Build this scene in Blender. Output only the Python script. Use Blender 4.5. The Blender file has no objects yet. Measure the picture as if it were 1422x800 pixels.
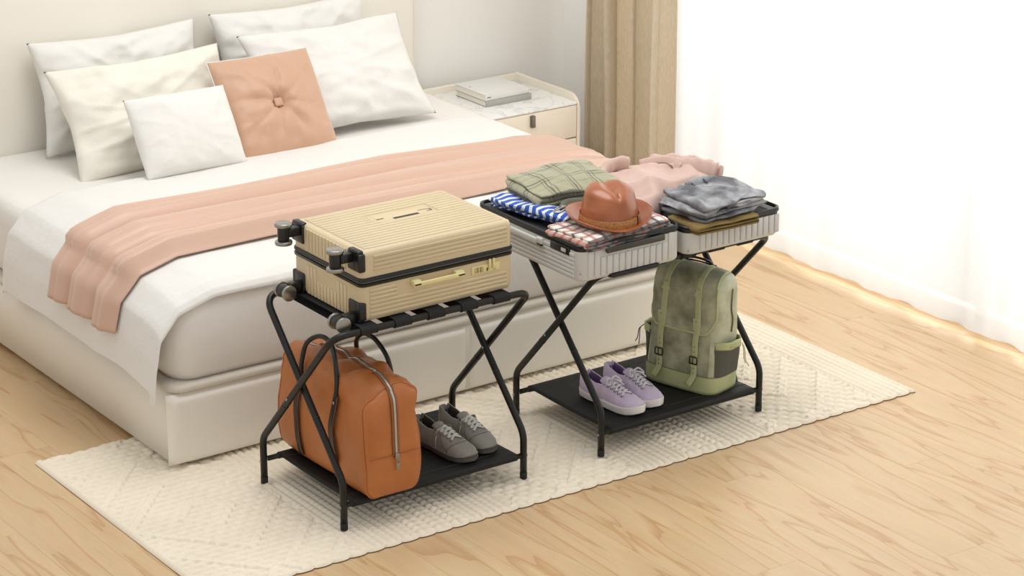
import bpy, bmesh, math, random
import numpy as np
from mathutils import Vector, Matrix, noise
from mathutils.geometry import tessellate_polygon

random.seed(7)
PI = math.pi
scn = bpy.context.scene
C = scn.collection

# ------------------------------------------------------------------ camera
YAW, PITCH = 0.61163, 0.34464
cam_data = bpy.data.cameras.new('camera')
cam = bpy.data.objects.new('camera', cam_data)
C.objects.link(cam)
cam.location = (-3.49024, -5.86418, 3.22240)
cam.rotation_euler = (PI / 2 - PITCH, 0, -YAW)
cam_data.sensor_width = 36.0
cam_data.lens = 3503.97 / 1422 * 36.0
cam_data.clip_start = 0.1
cam_data.clip_end = 60
scn.camera = cam

# ------------------------------------------------------------------ light
scn.view_settings.view_transform = 'Standard'
scn.view_settings.look = 'None'
scn.view_settings.exposure = 0.17
scn.view_settings.gamma = 1.0
world = bpy.data.worlds.new('daylight')
scn.world = world
world.use_nodes = True
bg = world.node_tree.nodes['Background']
bg.inputs[0].default_value = (1.0, 0.985, 0.965, 1)
bg.inputs[1].default_value = 0.66


def area(name, loc, target, sx, sy, power, col=(1, 1, 1)):
    d = bpy.data.lights.new(name, 'AREA')
    d.shape = 'RECTANGLE'
    d.size, d.size_y, d.energy, d.color = sx, sy, power, col
    o = bpy.data.objects.new(name, d)
    C.objects.link(o)
    o.location = loc
    o.rotation_euler = (Vector(target) - Vector(loc)).to_track_quat('-Z', 'Y').to_euler()
    return o


area('window_daylight', (3.3, 0.2, 1.35), (0.5, 0.4, 0.4), 3.6, 2.4, 100, (1.0, 0.98, 0.95))
area('added_overhead_fill', (0.5, 0.5, 3.7), (0.8, 0.4, 0.3), 2.2, 1.7, 62, (1.0, 0.985, 0.96))  # added area light to brighten upward faces; the room has no such lamp


# ------------------------------------------------------------------ helpers
def lin(c):
    if isinstance(c, str):
        c = tuple(int(c[i:i + 2], 16) / 255 for i in (0, 2, 4))
    return tuple((x / 12.92 if x <= 0.04045 else ((x + 0.055) / 1.055) ** 2.4) for x in c) + (1,)


def node(nt, typ, **kw):
    n = nt.nodes.new(typ)
    for k, v in kw.items():
        setattr(n, k, v)
    return n


def mat(name, col, rough=0.6, metal=0.0, bump=None, vary=None, sheen=0.0, trans=0.0, spec=0.5, coat=0.0):
    """bump=(scale, strength, distance)   vary=(scale, other colour, amount)"""
    m = bpy.data.materials.new(name)
    m.use_nodes = True
    nt = m.node_tree
    b = nt.nodes['Principled BSDF']
    b.inputs['Base Color'].default_value = lin(col)
    b.inputs['Roughness'].default_value = rough
    b.inputs['Metallic'].default_value = metal
    b.inputs['Specular IOR Level'].default_value = spec
    b.inputs['Sheen Weight'].default_value = sheen
    b.inputs['Coat Weight'].default_value = coat
    b.inputs['Transmission Weight'].default_value = trans
    tc = node(nt, 'ShaderNodeTexCoord')
    if bump:
        n = node(nt, 'ShaderNodeTexNoise')
        n.inputs['Scale'].default_value = bump[0]
        n.inputs['Detail'].default_value = 4
        nt.links.new(tc.outputs['Object'], n.inputs['Vector'])
        bp = node(nt, 'ShaderNodeBump')
        bp.inputs['Strength'].default_value = bump[1]
        bp.inputs['Distance'].default_value = bump[2]
        nt.links.new(n.outputs['Fac'], bp.inputs['Height'])
        nt.links.new(bp.outputs['Normal'], b.inputs['Normal'])
    if vary:
        n = node(nt, 'ShaderNodeTexNoise')
        n.inputs['Scale'].default_value = vary[0]
        n.inputs['Detail'].default_value = 5
        nt.links.new(tc.outputs['Object'], n.inputs['Vector'])
        r = node(nt, 'ShaderNodeMapRange')
        r.inputs['From Min'].default_value = 0.38
        r.inputs['From Max'].default_value = 0.66
        r.inputs['To Max'].default_value = vary[2]
        nt.links.new(n.outputs['Fac'], r.inputs['Value'])
        mx = node(nt, 'ShaderNodeMix', data_type='RGBA')
        mx.inputs[6].default_value = lin(col)
        mx.inputs[7].default_value = lin(vary[1])
        nt.links.new(r.outputs[0], mx.inputs[0])
        nt.links.new(mx.outputs[2], b.inputs['Base Color'])
    return m


def stripes(nt, src, axis, freq, width, off=0.0):
    """a 0/1 mask of bands along one object axis"""
    sep = node(nt, 'ShaderNodeSeparateXYZ')
    nt.links.new(src, sep.inputs[0])
    a = node(nt, 'ShaderNodeMath', operation='MULTIPLY_ADD')
    nt.links.new(sep.outputs[axis], a.inputs[0])
    a.inputs[1].default_value = freq
    a.inputs[2].default_value = off + 100
    f = node(nt, 'ShaderNodeMath', operation='FRACT')
    nt.links.new(a.outputs[0], f.inputs[0])
    l = node(nt, 'ShaderNodeMath', operation='LESS_THAN')
    nt.links.new(f.outputs[0], l.inputs[0])
    l.inputs[1].default_value = width
    return l.outputs[0]


def plaid(name, base, bands, rough=0.85):
    """bands: list of (axis, freq, width, offset, colour, opacity)"""
    m = mat(name, base, rough, sheen=0.2)
    nt = m.node_tree
    b = nt.nodes['Principled BSDF']
    uv = node(nt, 'ShaderNodeUVMap')
    nz = node(nt, 'ShaderNodeTexNoise')
    nz.inputs['Scale'].default_value = 14
    nt.links.new(uv.outputs[0], nz.inputs['Vector'])
    ad = node(nt, 'ShaderNodeVectorMath', operation='MULTIPLY_ADD')
    nt.links.new(nz.outputs['Color'], ad.inputs[0])
    ad.inputs[1].default_value = (0.008, 0.008, 0)
    nt.links.new(uv.outputs[0], ad.inputs[2])
    cur = None
    for axis, fr, w, off, col, op in bands:
        s = stripes(nt, ad.outputs[0], axis, fr, w, off)
        o = node(nt, 'ShaderNodeMath', operation='MULTIPLY')
        nt.links.new(s, o.inputs[0])
        o.inputs[1].default_value = op
        mx = node(nt, 'ShaderNodeMix', data_type='RGBA')
        nt.links.new(o.outputs[0], mx.inputs[0])
        if cur is None:
            mx.inputs[6].default_value = lin(base)
        else:
            nt.links.new(cur, mx.inputs[6])
        mx.inputs[7].default_value = lin(col)
        cur = mx.outputs[2]
    nt.links.new(cur, b.inputs['Base Color'])
    return m


def clusters(bm, gap=0.0004):
    """groups of mesh islands whose bounding boxes do not touch"""
    bm.verts.index_update()
    seen, isl = set(), []
    for v in bm.verts:
        if v.index in seen: continue
        st, cur = [v], []
        seen.add(v.index)
        while st:
            w = st.pop()
            cur.append(w)
            for e_ in w.link_edges:
                o_ = e_.other_vert(w)
                if o_.index not in seen:
                    seen.add(o_.index)
                    st.append(o_)
        isl.append(cur)
    if len(isl) < 2 or len(isl) > 120: return None
    B_ = [([min(v.co[i] for v in c) - gap for i in range(3)], [max(v.co[i] for v in c) + gap for i in range(3)]) for c in isl]
    par = list(range(len(isl)))
    def find(i):
        while par[i] != i: i = par[i]
        return i
    for i in range(len(isl)):
        for j in range(i):
            if all(B_[i][0][k] <= B_[j][1][k] and B_[j][0][k] <= B_[i][1][k] for k in range(3)):
                par[find(i)] = find(j)
    g = {}
    for i in range(len(isl)): g.setdefault(find(i), []).extend(v.index for v in isl[i])
    return list(g.values()) if len(g) > 1 else None


def obj(name, bm, material, parent=None, smooth=True, angle=None):
    if len(bm.verts) < 9000:
        cl = clusters(bm)
        if cl:
            outs = []
            for grp in cl:
                b2 = bm.copy()
                keep = set(grp)
                b2.verts.ensure_lookup_table()
                bmesh.ops.delete(b2, geom=[v for v in b2.verts if v.index not in keep], context='VERTS')
                outs.append(_obj(name, b2, material, parent, smooth, angle))
            bm.free()
            EXTRA[outs[0].name] = outs[1:]
            return outs[0]
    return _obj(name, bm, material, parent, smooth, angle)


def _obj(name, bm, material, parent=None, smooth=True, angle=None):
    me = bpy.data.meshes.new(name)
    bmesh.ops.recalc_face_normals(bm, faces=bm.faces)
    bm.to_mesh(me)
    bm.free()
    for mm in (material if isinstance(material, (list, tuple)) else [material]):
        me.materials.append(mm)
    if smooth:
        me.shade_smooth()
        if angle is not None:
            me.set_sharp_from_angle(angle=math.radians(angle))
    o = bpy.data.objects.new(name, me)
    C.objects.link(o)
    o.parent = parent
    return o


EXTRA = {}


def tag(o, label=None, cat=None, group=None, kind=None):
    for x_ in EXTRA.get(o.name, []):
        if label: x_['label'] = label
    if label: o['label'] = label
    if cat: o['category'] = cat
    if group: o['group'] = group
    if kind: o['kind'] = kind
    return o


def thing(name, label, cat, loc=(0, 0, 0), rz=0.0, group=None, rot=None):
    o = bpy.data.objects.new(name, None)
    o.empty_display_size = 0.1
    C.objects.link(o)
    o.location = loc
    o.rotation_euler = rot if rot else (0, 0, rz)
    return tag(o, label, cat, group)


def copy_thing(root, loc, rz, label, group=None):
    r = root.copy()
    C.objects.link(r)
    r.location = loc
    r.rotation_euler = (0, 0, rz)
    r['label'] = label
    if group: r['group'] = group
    for ch in list(root.children):
        c = ch.copy()
        C.objects.link(c)
        c.parent = r
        for g in list(ch.children):
            d = g.copy()
            C.objects.link(d)
            d.parent = c
    return r


def BM():
    return bmesh.new()


def rbox(bm, size, center, bev=0.003, seg=2, rot=None, mi=0):
    r = bmesh.ops.create_cube(bm, size=1.0)
    vs = r['verts']
    M = Matrix.Translation(center) @ (rot.to_4x4() if rot else Matrix.Identity(4))
    for v in vs:
        v.co = Vector((v.co.x * size[0], v.co.y * size[1], v.co.z * size[2]))
    es = list({e for v in vs for e in v.link_edges})
    if bev > 0:
        rr = bmesh.ops.bevel(bm, geom=es, offset=min(bev, min(size) * 0.49), segments=seg, affect='EDGES', profile=0.5)
        vs = list({v for f in rr['faces'] for v in f.verts} | {v for v in vs if v.is_valid})
    bmesh.ops.transform(bm, matrix=M, verts=vs)
    if mi:
        for f in {f for v in vs for f in v.link_faces}:
            f.material_index = mi


def box2(bm, lo, hi, bev=0.003, seg=2, mi=0):
    lo, hi = Vector(lo), Vector(hi)
    rbox(bm, hi - lo, (lo + hi) / 2, bev, seg, None, mi)


def grid(bm, nu, nv, fn, cu=False, cv=False, mi=0, uv=False):
    """surface fn(u, v), u, v in 0..1"""
    V = [[bm.verts.new(fn(i / (nu if cu else nu - 1), j / (nv if cv else nv - 1))) for j in range(nv)] for i in range(nu)]
    lay = bm.loops.layers.uv.verify() if uv else None
    for i in range(nu if cu else nu - 1):
        for j in range(nv if cv else nv - 1):
            i2, j2 = (i + 1) % nu, (j + 1) % nv
            try:
                f = bm.faces.new((V[i][j], V[i2][j], V[i2][j2], V[i][j2]))
            except ValueError:
                continue
            f.material_index = mi
    return V


def cap(bm, ring, mi=0):
    try:
        f = bm.faces.new(ring)
        f.material_index = mi
    except ValueError:
        pass


def smoothpath(pts, n=8):
    """Catmull-Rom through the points"""
    P = [Vector(p) for p in pts]
    P = [P[0] * 2 - P[1]] + P + [P[-1] * 2 - P[-2]]
    out = []
    for i in range(1, len(P) - 2):
        for k in range(n):
            t = k / n
            a, b, c, d = P[i - 1], P[i], P[i + 1], P[i + 2]
            out.append(0.5 * ((2 * b) + (c - a) * t + (2 * a - 5 * b + 4 * c - d) * t * t + (3 * b - a - 3 * c + d) * t ** 3))
    out.append(P[-2])
    return out


def fillet(pts, rad, n=6):
    P = [Vector(p) for p in pts]
    out = [P[0]]
    for i in range(1, len(P) - 1):
        r = rad[i - 1] if isinstance(rad, (list, tuple)) else rad
        a, b = (P[i - 1] - P[i]).normalized(), (P[i + 1] - P[i]).normalized()
        ang = a.angle(b)
        d = min(r / math.tan(ang / 2), (P[i - 1] - P[i]).length * 0.49, (P[i + 1] - P[i]).length * 0.49)
        s, e = P[i] + a * d, P[i] + b * d
        for k in range(n + 1):
            t = k / n
            out.append(s * (1 - t) ** 2 + P[i] * 2 * t * (1 - t) + e * t * t)
    out.append(P[-1])
    return out


def tube(bm, pts, r, seg=10, flat=1.0, up=None, closed=False, mi=0, caps=True):
    """sweep; r = number or list; flat = second radius factor, up = direction of the wide side"""
    P = [Vector(p) for p in pts]
    n = len(P)
    rings = []
    prev = None
    for i in range(n):
        if closed:
            t = (P[(i + 1) % n] - P[i - 1]).normalized()
        else:
            t = (P[min(i + 1, n - 1)] - P[max(i - 1, 0)])
            t = t.normalized() if t.length > 1e-9 else Vector((0, 0, 1))
        if up is not None:
            u = Vector(up) - t * t.dot(Vector(up))
            if u.length < 1e-3: u = prev.copy() if prev else t.orthogonal()
            u.normalize()
        elif prev is None:
            u = t.orthogonal().normalized()
        else:
            u = (prev - t * t.dot(prev)).normalized()
        prev = u
        w = t.cross(u)
        rr = r[i] if isinstance(r, (list, tuple)) else r
        rings.append([bm.verts.new(P[i] + u * math.cos(2 * PI * k / seg) * rr + w * math.sin(2 * PI * k / seg) * rr * flat) for k in range(seg)])
    m = n if closed else n - 1
    for i in range(m):
        A, B = rings[i], rings[(i + 1) % n]
        for k in range(seg):
            f = bm.faces.new((A[k], A[(k + 1) % seg], B[(k + 1) % seg], B[k]))
            f.material_index = mi
    if caps and not closed:
        cap(bm, rings[0][::-1], mi)
        cap(bm, rings[-1], mi)


def cyl(bm, a, b, r, seg=16, bev=0.0, mi=0):
    a, b = Vector(a), Vector(b)
    if bev:
        d = (b - a).normalized()
        tube(bm, [a, a + d * bev * 0.3, a + d * bev, b - d * bev, b - d * bev * 0.3, b],
             [r - bev, r - bev * 0.3, r, r, r - bev * 0.3, r - bev], seg, mi=mi)
    else:
        tube(bm, [a, b], r, seg, mi=mi)


def rrect(cx, cy, wx, wy, rad, n=5):
    out = []
    for sx, sy, a0 in ((1, 1, 0), (-1, 1, 90), (-1, -1, 180), (1, -1, 270)):
        for k in range(n + 1):
            a = math.radians(a0 + 90 * k / n)
            out.append((cx + sx * (wx / 2 - rad) + rad * math.cos(a), cy + sy * (wy / 2 - rad) + rad * math.sin(a)))
    return out


def rloft(bm, cx, cy, wx, wy, levels, n=5, mi=0, cap0=True, cap1=True, closed=False):
    """levels: (z, inset, corner radius)"""
    R = []
    for z, ins, rad in levels:
        R.append([bm.verts.new((x, y, z)) for x, y in rrect(cx, cy, wx - 2 * ins, wy - 2 * ins, max(rad, 0.0005), n)])
    m = len(R)
    for i in range(m if closed else m - 1):
        A, B = R[i], R[(i + 1) % m]
        for k in range(len(A)):
            f = bm.faces.new((A[k], A[(k + 1) % len(A)], B[(k + 1) % len(A)], B[k]))
            f.material_index = mi
    if not closed:
        if cap0: cap(bm, R[0][::-1], mi)
        if cap1: cap(bm, R[-1], mi)


def nz(p, f=1.0, s=0.0):
    return noise.noise(Vector((p[0] * f + s, p[1] * f + s * 1.7, (p[2] if len(p) > 2 else 0) * f - s)))


# ------------------------------------------------------------------ materials
M_wall = mat('wall_paint', 'F1F0EC', 0.9, bump=(60, 0.05, 0.002))
M_tube = mat('black_powder_coated_steel', '1A1916', 0.36, 0.3, bump=(900, 0.08, 0.0004), vary=(30, '22201C', 0.6))
M_fabric_black = mat('black_shelf_canvas', '111110', 0.6, bump=(700, 0.35, 0.0006), spec=0.35)
M_elastic = mat('black_elastic', '17181A', 0.85, bump=(500, 0.4, 0.0006))
M_black = mat('black_plastic', '131312', 0.34)
M_black_soft = mat('black_rubber', '0F0F0F', 0.6)
M_beige = mat('beige_polycarbonate', 'CBBA97', 0.38, bump=(400, 0.04, 0.0004))
M_gold = mat('pale_gold_plastic', 'DBCF98', 0.4)
M_dark_slot = mat('dark_slot', '2A241A', 0.6)
M_chrome = mat('brushed_nickel', '9C9A94', 0.28, 0.9)
M_silver = mat('silver_grey_shell', 'C6C7C4', 0.4, 0.0, bump=(400, 0.04, 0.0004))
M_lining = mat('dark_lining', '23262A', 0.7, bump=(60, 0.25, 0.003))
M_white_cloth = mat('white_cotton', 'E0DED9', 0.9, sheen=0.2, bump=(14, 0.25, 0.02))
M_sheet = mat('white_sheet', 'E3E0DA', 0.9, sheen=0.1, bump=(9, 0.2, 0.03))
M_leather_white = mat('cream_upholstery', 'E6E1D6', 0.5, bump=(300, 0.08, 0.0008))
M_blanket = mat('blush_throw_fabric', 'CBA894', 0.36, sheen=0.2, bump=(120, 0.1, 0.002))
M_peach = mat('peach_satin', 'C49C81', 0.5, sheen=0.3, bump=(18, 0.25, 0.01))
M_pillow_cream = mat('ivory_cotton', 'E4E0D4', 0.9, bump=(14, 0.25, 0.02))
M_night = mat('cream_lacquer', 'E9E1D1', 0.42)
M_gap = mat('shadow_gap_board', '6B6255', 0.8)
M_subfloor = mat('subfloor', '9C8260', 0.8)
M_bronze = mat('bronze_metal', '77716A', 0.4, 0.6)
M_paper = mat('book_pages', 'EFEBDD', 0.85, bump=(500, 0.3, 0.001))
M_book_white = mat('white_book_cover', 'DEDDD8', 0.6)
M_book_grey = mat('grey_book_cover', 'A9A9A1', 0.6)
M_ink = mat('printed_ink', '4A4A48', 0.7)
M_olive = mat('olive_canvas', '7F6B3C', 0.9, bump=(200, 0.2, 0.002), vary=(20, '6D5B30', 0.8))
M_brown = mat('tan_leather', 'B56E38', 0.46, bump=(26, 0.28, 0.006), vary=(9, 'A8622F', 0.7))
M_strap = mat('black_leather_strap', '1B1917', 0.42)
M_zip = mat('zipper_metal', 'B9B5AD', 0.35, 0.7)
M_stitch = mat('orange_stitching', 'B5632A', 0.7)
M_sage = mat('sage_suede', 'AEAE93', 0.85, bump=(45, 0.3, 0.004), vary=(13, '75765C', 1.0), sheen=0.2)
M_sage_leather = mat('pale_green_leather', 'B4B98C', 0.55, bump=(60, 0.1, 0.002), vary=(18, 'A8AE7E', 0.6))
M_sage_side = mat('light_sage_leather', 'BEC0A8', 0.4, bump=(18, 0.3, 0.006), vary=(16, '8B9070', 0.7))
M_mesh = mat('grey_mesh_net', '55554B', 0.8, bump=(900, 0.8, 0.001))
M_grey_suede = mat('grey_suede', '8A877F', 0.9, sheen=0.25, bump=(160, 0.12, 0.001), vary=(22, '7F7C75', 0.7))
M_grey_lining = mat('dark_grey_lining', '3B3935', 0.9)
M_grey_sole = mat('grey_rubber_sole', '57544F', 0.7)
M_lace_grey = mat('light_grey_lace', 'C8C8C2', 0.8)
M_lav = mat('lavender_canvas', 'CBBAD4', 0.8, sheen=0.2, bump=(400, 0.15, 0.0006), vary=(12, 'D9CBE2', 0.8))
M_lav_lining = mat('purple_lining', '6A5382', 0.9)
M_white_sole = mat('white_rubber_sole', 'E9E6E4', 0.55)
M_lace_white = mat('white_lace', 'D9D6DC', 0.8)
M_eyelet = mat('eyelet_grey', '8C8494', 0.4, 0.3)
M_hat = mat('rust_brown_leather', 'A3603A', 0.34, bump=(60, 0.12, 0.002), vary=(11, '8C4822', 0.9), coat=0.15)
M_hatband = mat('woven_tan_band', 'B98652', 0.7, bump=(320, 0.9, 0.002), vary=(160, '8E5F33', 0.8))
M_denim = mat('grey_denim', '5E5F63', 0.85, bump=(300, 0.35, 0.002), vary=(13, 'B2B2B6', 0.95))  # pale noise patches paint whitish highlights into the denim colour
M_denim_dark = mat('dark_denim', '505156', 0.85, bump=(300, 0.3, 0.002))
M_pink = mat('dusty_pink_cotton', 'C2A498', 0.85, sheen=0.25, bump=(24, 0.35, 0.008), vary=(8, 'CFB4A9', 0.7))
M_pink_dark = mat('mauve_inner_cotton', 'A08379', 0.9)
M_navy = mat('charcoal_knit', '23252B', 0.9, bump=(60, 0.5, 0.004))
M_plaid_green = plaid('sage_plaid', '9F9D83', [
    (0, 12, 0.07, 0, '4C4C3C', 0.75), (0, 12, 0.05, 0.16, '4C4C3C', 0.7), (0, 12, 0.05, 0.86, '5C5C48', 0.5),
    (1, 11, 0.06, 0, '4C4C3C', 0.7), (1, 11, 0.05, 0.15, '55553F', 0.6), (1, 11, 0.03, 0.5, '66664F', 0.5)])
M_check = plaid('red_white_check', 'E6E0D8', [
    (0, 27, 0.36, 0, 'A08478', 0.5), (1, 27, 0.36, 0, 'A08478', 0.5), (0, 13.5, 0.17, 0.0, '2C2E3A', 0.7),
    (1, 13.5, 0.17, 0.0, '2C2E3A', 0.7), (0, 13.5, 0.17, 0.5, 'A8412E', 0.5), (1, 13.5, 0.17, 0.5, 'A8412E', 0.5)])
M_blue = plaid('blue_white_stripe', '1F4FB0', [(1, 34, 0.42, 0, 'D9E2EE', 0.97)])

# woven cream wool for the rug
M_rug = mat('cream_braided_wool', 'EBE0CC', 0.95, sheen=0.2, bump=(240, 0.35, 0.0015), vary=(5, 'E3D8C3', 0.7))

# light oak planks: grain runs with the plank, one shade per plank
M_wood = mat('light_oak', 'E0C094', 0.36, spec=0.5)
nt = M_wood.node_tree
b = nt.nodes['Principled BSDF']
tc = node(nt, 'ShaderNodeTexCoord')
oi = node(nt, 'ShaderNodeObjectInfo')
mp = node(nt, 'ShaderNodeMapping')
mp.inputs['Scale'].default_value = (6.0, 0.65, 1.0)
nt.links.new(tc.outputs['Object'], mp.inputs['Vector'])
sh = node(nt, 'ShaderNodeVectorMath', operation='MULTIPLY_ADD')
nt.links.new(oi.outputs['Random'], sh.inputs[0])
sh.inputs[1].default_value = (31, 17, 5)
nt.links.new(mp.outputs[0], sh.inputs[2])
n1 = node(nt, 'ShaderNodeTexNoise')
n1.inputs['Scale'].default_value = 0.9
n1.inputs['Detail'].default_value = 3
n1.inputs['Distortion'].default_value = 0.4
nt.links.new(sh.outputs[0], n1.inputs['Vector'])
mlt = node(nt, 'ShaderNodeMath', operation='MULTIPLY')
nt.links.new(n1.outputs['Fac'], mlt.inputs[0])
mlt.inputs[1].default_value = 8
fr = node(nt, 'ShaderNodeMath', operation='FRACT')
nt.links.new(mlt.outputs[0], fr.inputs[0])
ramp = node(nt, 'ShaderNodeValToRGB')
e = ramp.color_ramp.elements
e[0].position, e[0].color = 0.0, lin('C39A6C')
e[1].position, e[1].color = 1.0, lin('D2B187')
for pos, c_ in ((0.06, 'C9A276'), (0.25, 'D8BA90'), (0.7, 'D5B68C')):
    x_ = ramp.color_ramp.elements.new(pos)
    x_.color = lin(c_)
nt.links.new(fr.outputs[0], ramp.inputs[0])
n2 = node(nt, 'ShaderNodeTexNoise')
n2.inputs['Scale'].default_value = 14
n2.inputs['Detail'].default_value = 6
nt.links.new(sh.outputs[0], n2.inputs['Vector'])
mx = node(nt, 'ShaderNodeMix', data_type='RGBA', blend_type='MULTIPLY')
mx.inputs[0].default_value = 0.22
nt.links.new(ramp.outputs[0], mx.inputs[6])
nt.links.new(n2.outputs['Color'], mx.inputs[7])
nt.links.new(mx.outputs[2], b.inputs['Base Color'])
bp = node(nt, 'ShaderNodeBump')
bp.inputs['Strength'].default_value = 0.12
bp.inputs['Distance'].default_value = 0.001
nt.links.new(n2.outputs['Fac'], bp.inputs['Height'])
nt.links.new(bp.outputs['Normal'], b.inputs['Normal'])

# linen curtain: vertical slubs
M_linen = mat('beige_linen', 'CDBB9D', 0.9, sheen=0.1)
nt = M_linen.node_tree
b = nt.nodes['Principled BSDF']
tc = node(nt, 'ShaderNodeTexCoord')
mp = node(nt, 'ShaderNodeMapping')
mp.inputs['Scale'].default_value = (240, 240, 24)
nt.links.new(tc.outputs['Object'], mp.inputs['Vector'])
n1 = node(nt, 'ShaderNodeTexNoise')
n1.inputs['Scale'].default_value = 1.5
n1.inputs['Detail'].default_value = 5
nt.links.new(mp.outputs[0], n1.inputs['Vector'])
ramp = node(nt, 'ShaderNodeValToRGB')
ramp.color_ramp.elements[0].color = lin('D8CAB0')
ramp.color_ramp.elements[1].color = lin('E8DCC6')
ramp.color_ramp.elements[0].position = 0.3
ramp.color_ramp.elements[1].position = 0.7
nt.links.new(n1.outputs['Fac'], ramp.inputs[0])
nt.links.new(ramp.outputs[0], b.inputs['Base Color'])
tl = node(nt, 'ShaderNodeBsdfTranslucent')
nt.links.new(ramp.outputs[0], tl.inputs[0])
ms = node(nt, 'ShaderNodeMixShader')
ms.inputs[0].default_value = 0.3
nt.links.new(b.outputs[0], ms.inputs[1])
nt.links.new(tl.outputs[0], ms.inputs[2])
nt.links.new(ms.outputs[0], nt.nodes['Material Output'].inputs[0])

# sheer voile: light passes through
M_sheer = bpy.data.materials.new('white_voile')
M_sheer.use_nodes = True
nt = M_sheer.node_tree
nt.nodes.clear()
out = node(nt, 'ShaderNodeOutputMaterial')
df = node(nt, 'ShaderNodeBsdfDiffuse')
df.inputs[0].default_value = (0.8, 0.8, 0.785, 1)
tl = node(nt, 'ShaderNodeBsdfTranslucent')
tl.inputs[0].default_value = (0.62, 0.615, 0.6, 1)
tp = node(nt, 'ShaderNodeBsdfTransparent')
m1 = node(nt, 'ShaderNodeMixShader')
m1.inputs[0].default_value = 0.6
nt.links.new(df.outputs[0], m1.inputs[1])
nt.links.new(tl.outputs[0], m1.inputs[2])
m2 = node(nt, 'ShaderNodeMixShader')
m2.inputs[0].default_value = 0.10
nt.links.new(m1.outputs[0], m2.inputs[1])
nt.links.new(tp.outputs[0], m2.inputs[2])
nt.links.new(m2.outputs[0], out.inputs[0])

M_glass = bpy.data.materials.new('window_glass')
M_glass.use_nodes = True
nt = M_glass.node_tree
nt.nodes.clear()
out = node(nt, 'ShaderNodeOutputMaterial')
gl = node(nt, 'ShaderNodeBsdfGlossy')
gl.inputs['Roughness'].default_value = 0.02
tp = node(nt, 'ShaderNodeBsdfTransparent')
m1 = node(nt, 'ShaderNodeMixShader')
m1.inputs[0].default_value = 0.06
nt.links.new(tp.outputs[0], m1.inputs[1])
nt.links.new(gl.outputs[0], m1.inputs[2])
nt.links.new(m1.outputs[0], out.inputs[0])

# marble top of the nightstand
M_marble = mat('white_marble', 'ECEBE8', 0.2)
nt = M_marble.node_tree
b = nt.nodes['Principled BSDF']
tc = node(nt, 'ShaderNodeTexCoord')
n1 = node(nt, 'ShaderNodeTexNoise')
n1.inputs['Scale'].default_value = 5
n1.inputs['Detail'].default_value = 4
n1.inputs['Distortion'].default_value = 1.2
nt.links.new(tc.outputs['Object'], n1.inputs['Vector'])
ramp = node(nt, 'ShaderNodeValToRGB')
e = ramp.color_ramp.elements
e[0].position, e[0].color = 0.47, lin('ECEBE8')
e[1].position, e[1].color = 0.53, lin('ECEBE8')
x_ = e.new(0.5)
x_.color = lin('D6D6D5')
nt.links.new(n1.outputs['Fac'], ramp.inputs[0])
nt.links.new(ramp.outputs[0], b.inputs['Base Color'])

# ------------------------------------------------------------------ the room
RX, BY = 2.722, 2.60          # right wall plane, back wall plane
bm = BM()
box2(bm, (-2.2, -2.4, -0.06), (RX + 0.14, BY, -0.012), 0)
floor = tag(obj('floor', bm, M_subfloor, smooth=False), kind='structure')
pw, pl = 0.178, 2.1
bm = BM()
box2(bm, (-pw / 2 + 0.0002, -pl / 2 + 0.0002, -0.012), (pw / 2 - 0.0002, pl / 2 - 0.0002, 0.0), 0.0005, 1)
pm = None
x = -2.2 + pw / 2
k = 0
while x < RX + 0.1:
    off = (0.37 * k) % 1.0 * pl
    y = -2.4 - off + pl / 2
    while y - pl / 2 < BY:
        y0, y1 = max(y - pl / 2, -2.4), min(y + pl / 2, BY)
        if y1 - y0 > 0.05:
            if pm is None:
                o = obj('plank', bm, M_wood, floor, smooth=False)
                pm = o.data
            else:
                o = bpy.data.objects.new('plank', pm)
                C.objects.link(o)
                o.parent = floor
            o.location = (x, (y0 + y1) / 2, 0)
            o.scale = (1, (y1 - y0) / pl, 1)
        y += pl
    x += pw
    k += 1

bm = BM()
box2(bm, (-2.2, BY, 0), (RX + 0.14, BY + 0.1, 2.7), 0)
tag(obj('wall_back', bm, M_wall, smooth=False), kind='structure')
# right wall: pier beside the corner, lintel and far pier round a floor-length window
WY0, WY1 = -1.9, 2.2
bm = BM()
box2(bm, (RX, WY1, 0), (RX + 0.14, BY, 2.7), 0)
box2(bm, (RX, WY0, 2.35), (RX + 0.14, WY1, 2.7), 0)
box2(bm, (RX, -2.4, 0), (RX + 0.14, WY0, 2.7), 0)
tag(obj('wall_right', bm, M_wall, smooth=False), kind='structure')
bm = BM()
for y in (WY0 + 0.03, (WY0 + WY1) / 2, WY1 - 0.03):
    box2(bm, (RX + 0.07, y - 0.03, 0), (RX + 0.12, y + 0.03, 2.35), 0.004)
for z in (0.03, 2.32):
    box2(bm, (RX + 0.07, WY0, z - 0.03), (RX + 0.12, WY1, z + 0.03), 0.004)
win = tag(obj('window_1', bm, mat('white_frame', 'EEEEEA', 0.5)), kind='structure')
for y0, y1 in ((WY0 + 0.06, (WY0 + WY1) / 2 - 0.03), ((WY0 + WY1) / 2 + 0.03, WY1 - 0.06)):
    bm = BM()
    box2(bm, (RX + 0.093, y0, 0.06), (RX + 0.097, y1, 2.29), 0)
    obj('pane', bm, M_glass, win, smooth=False)

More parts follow.
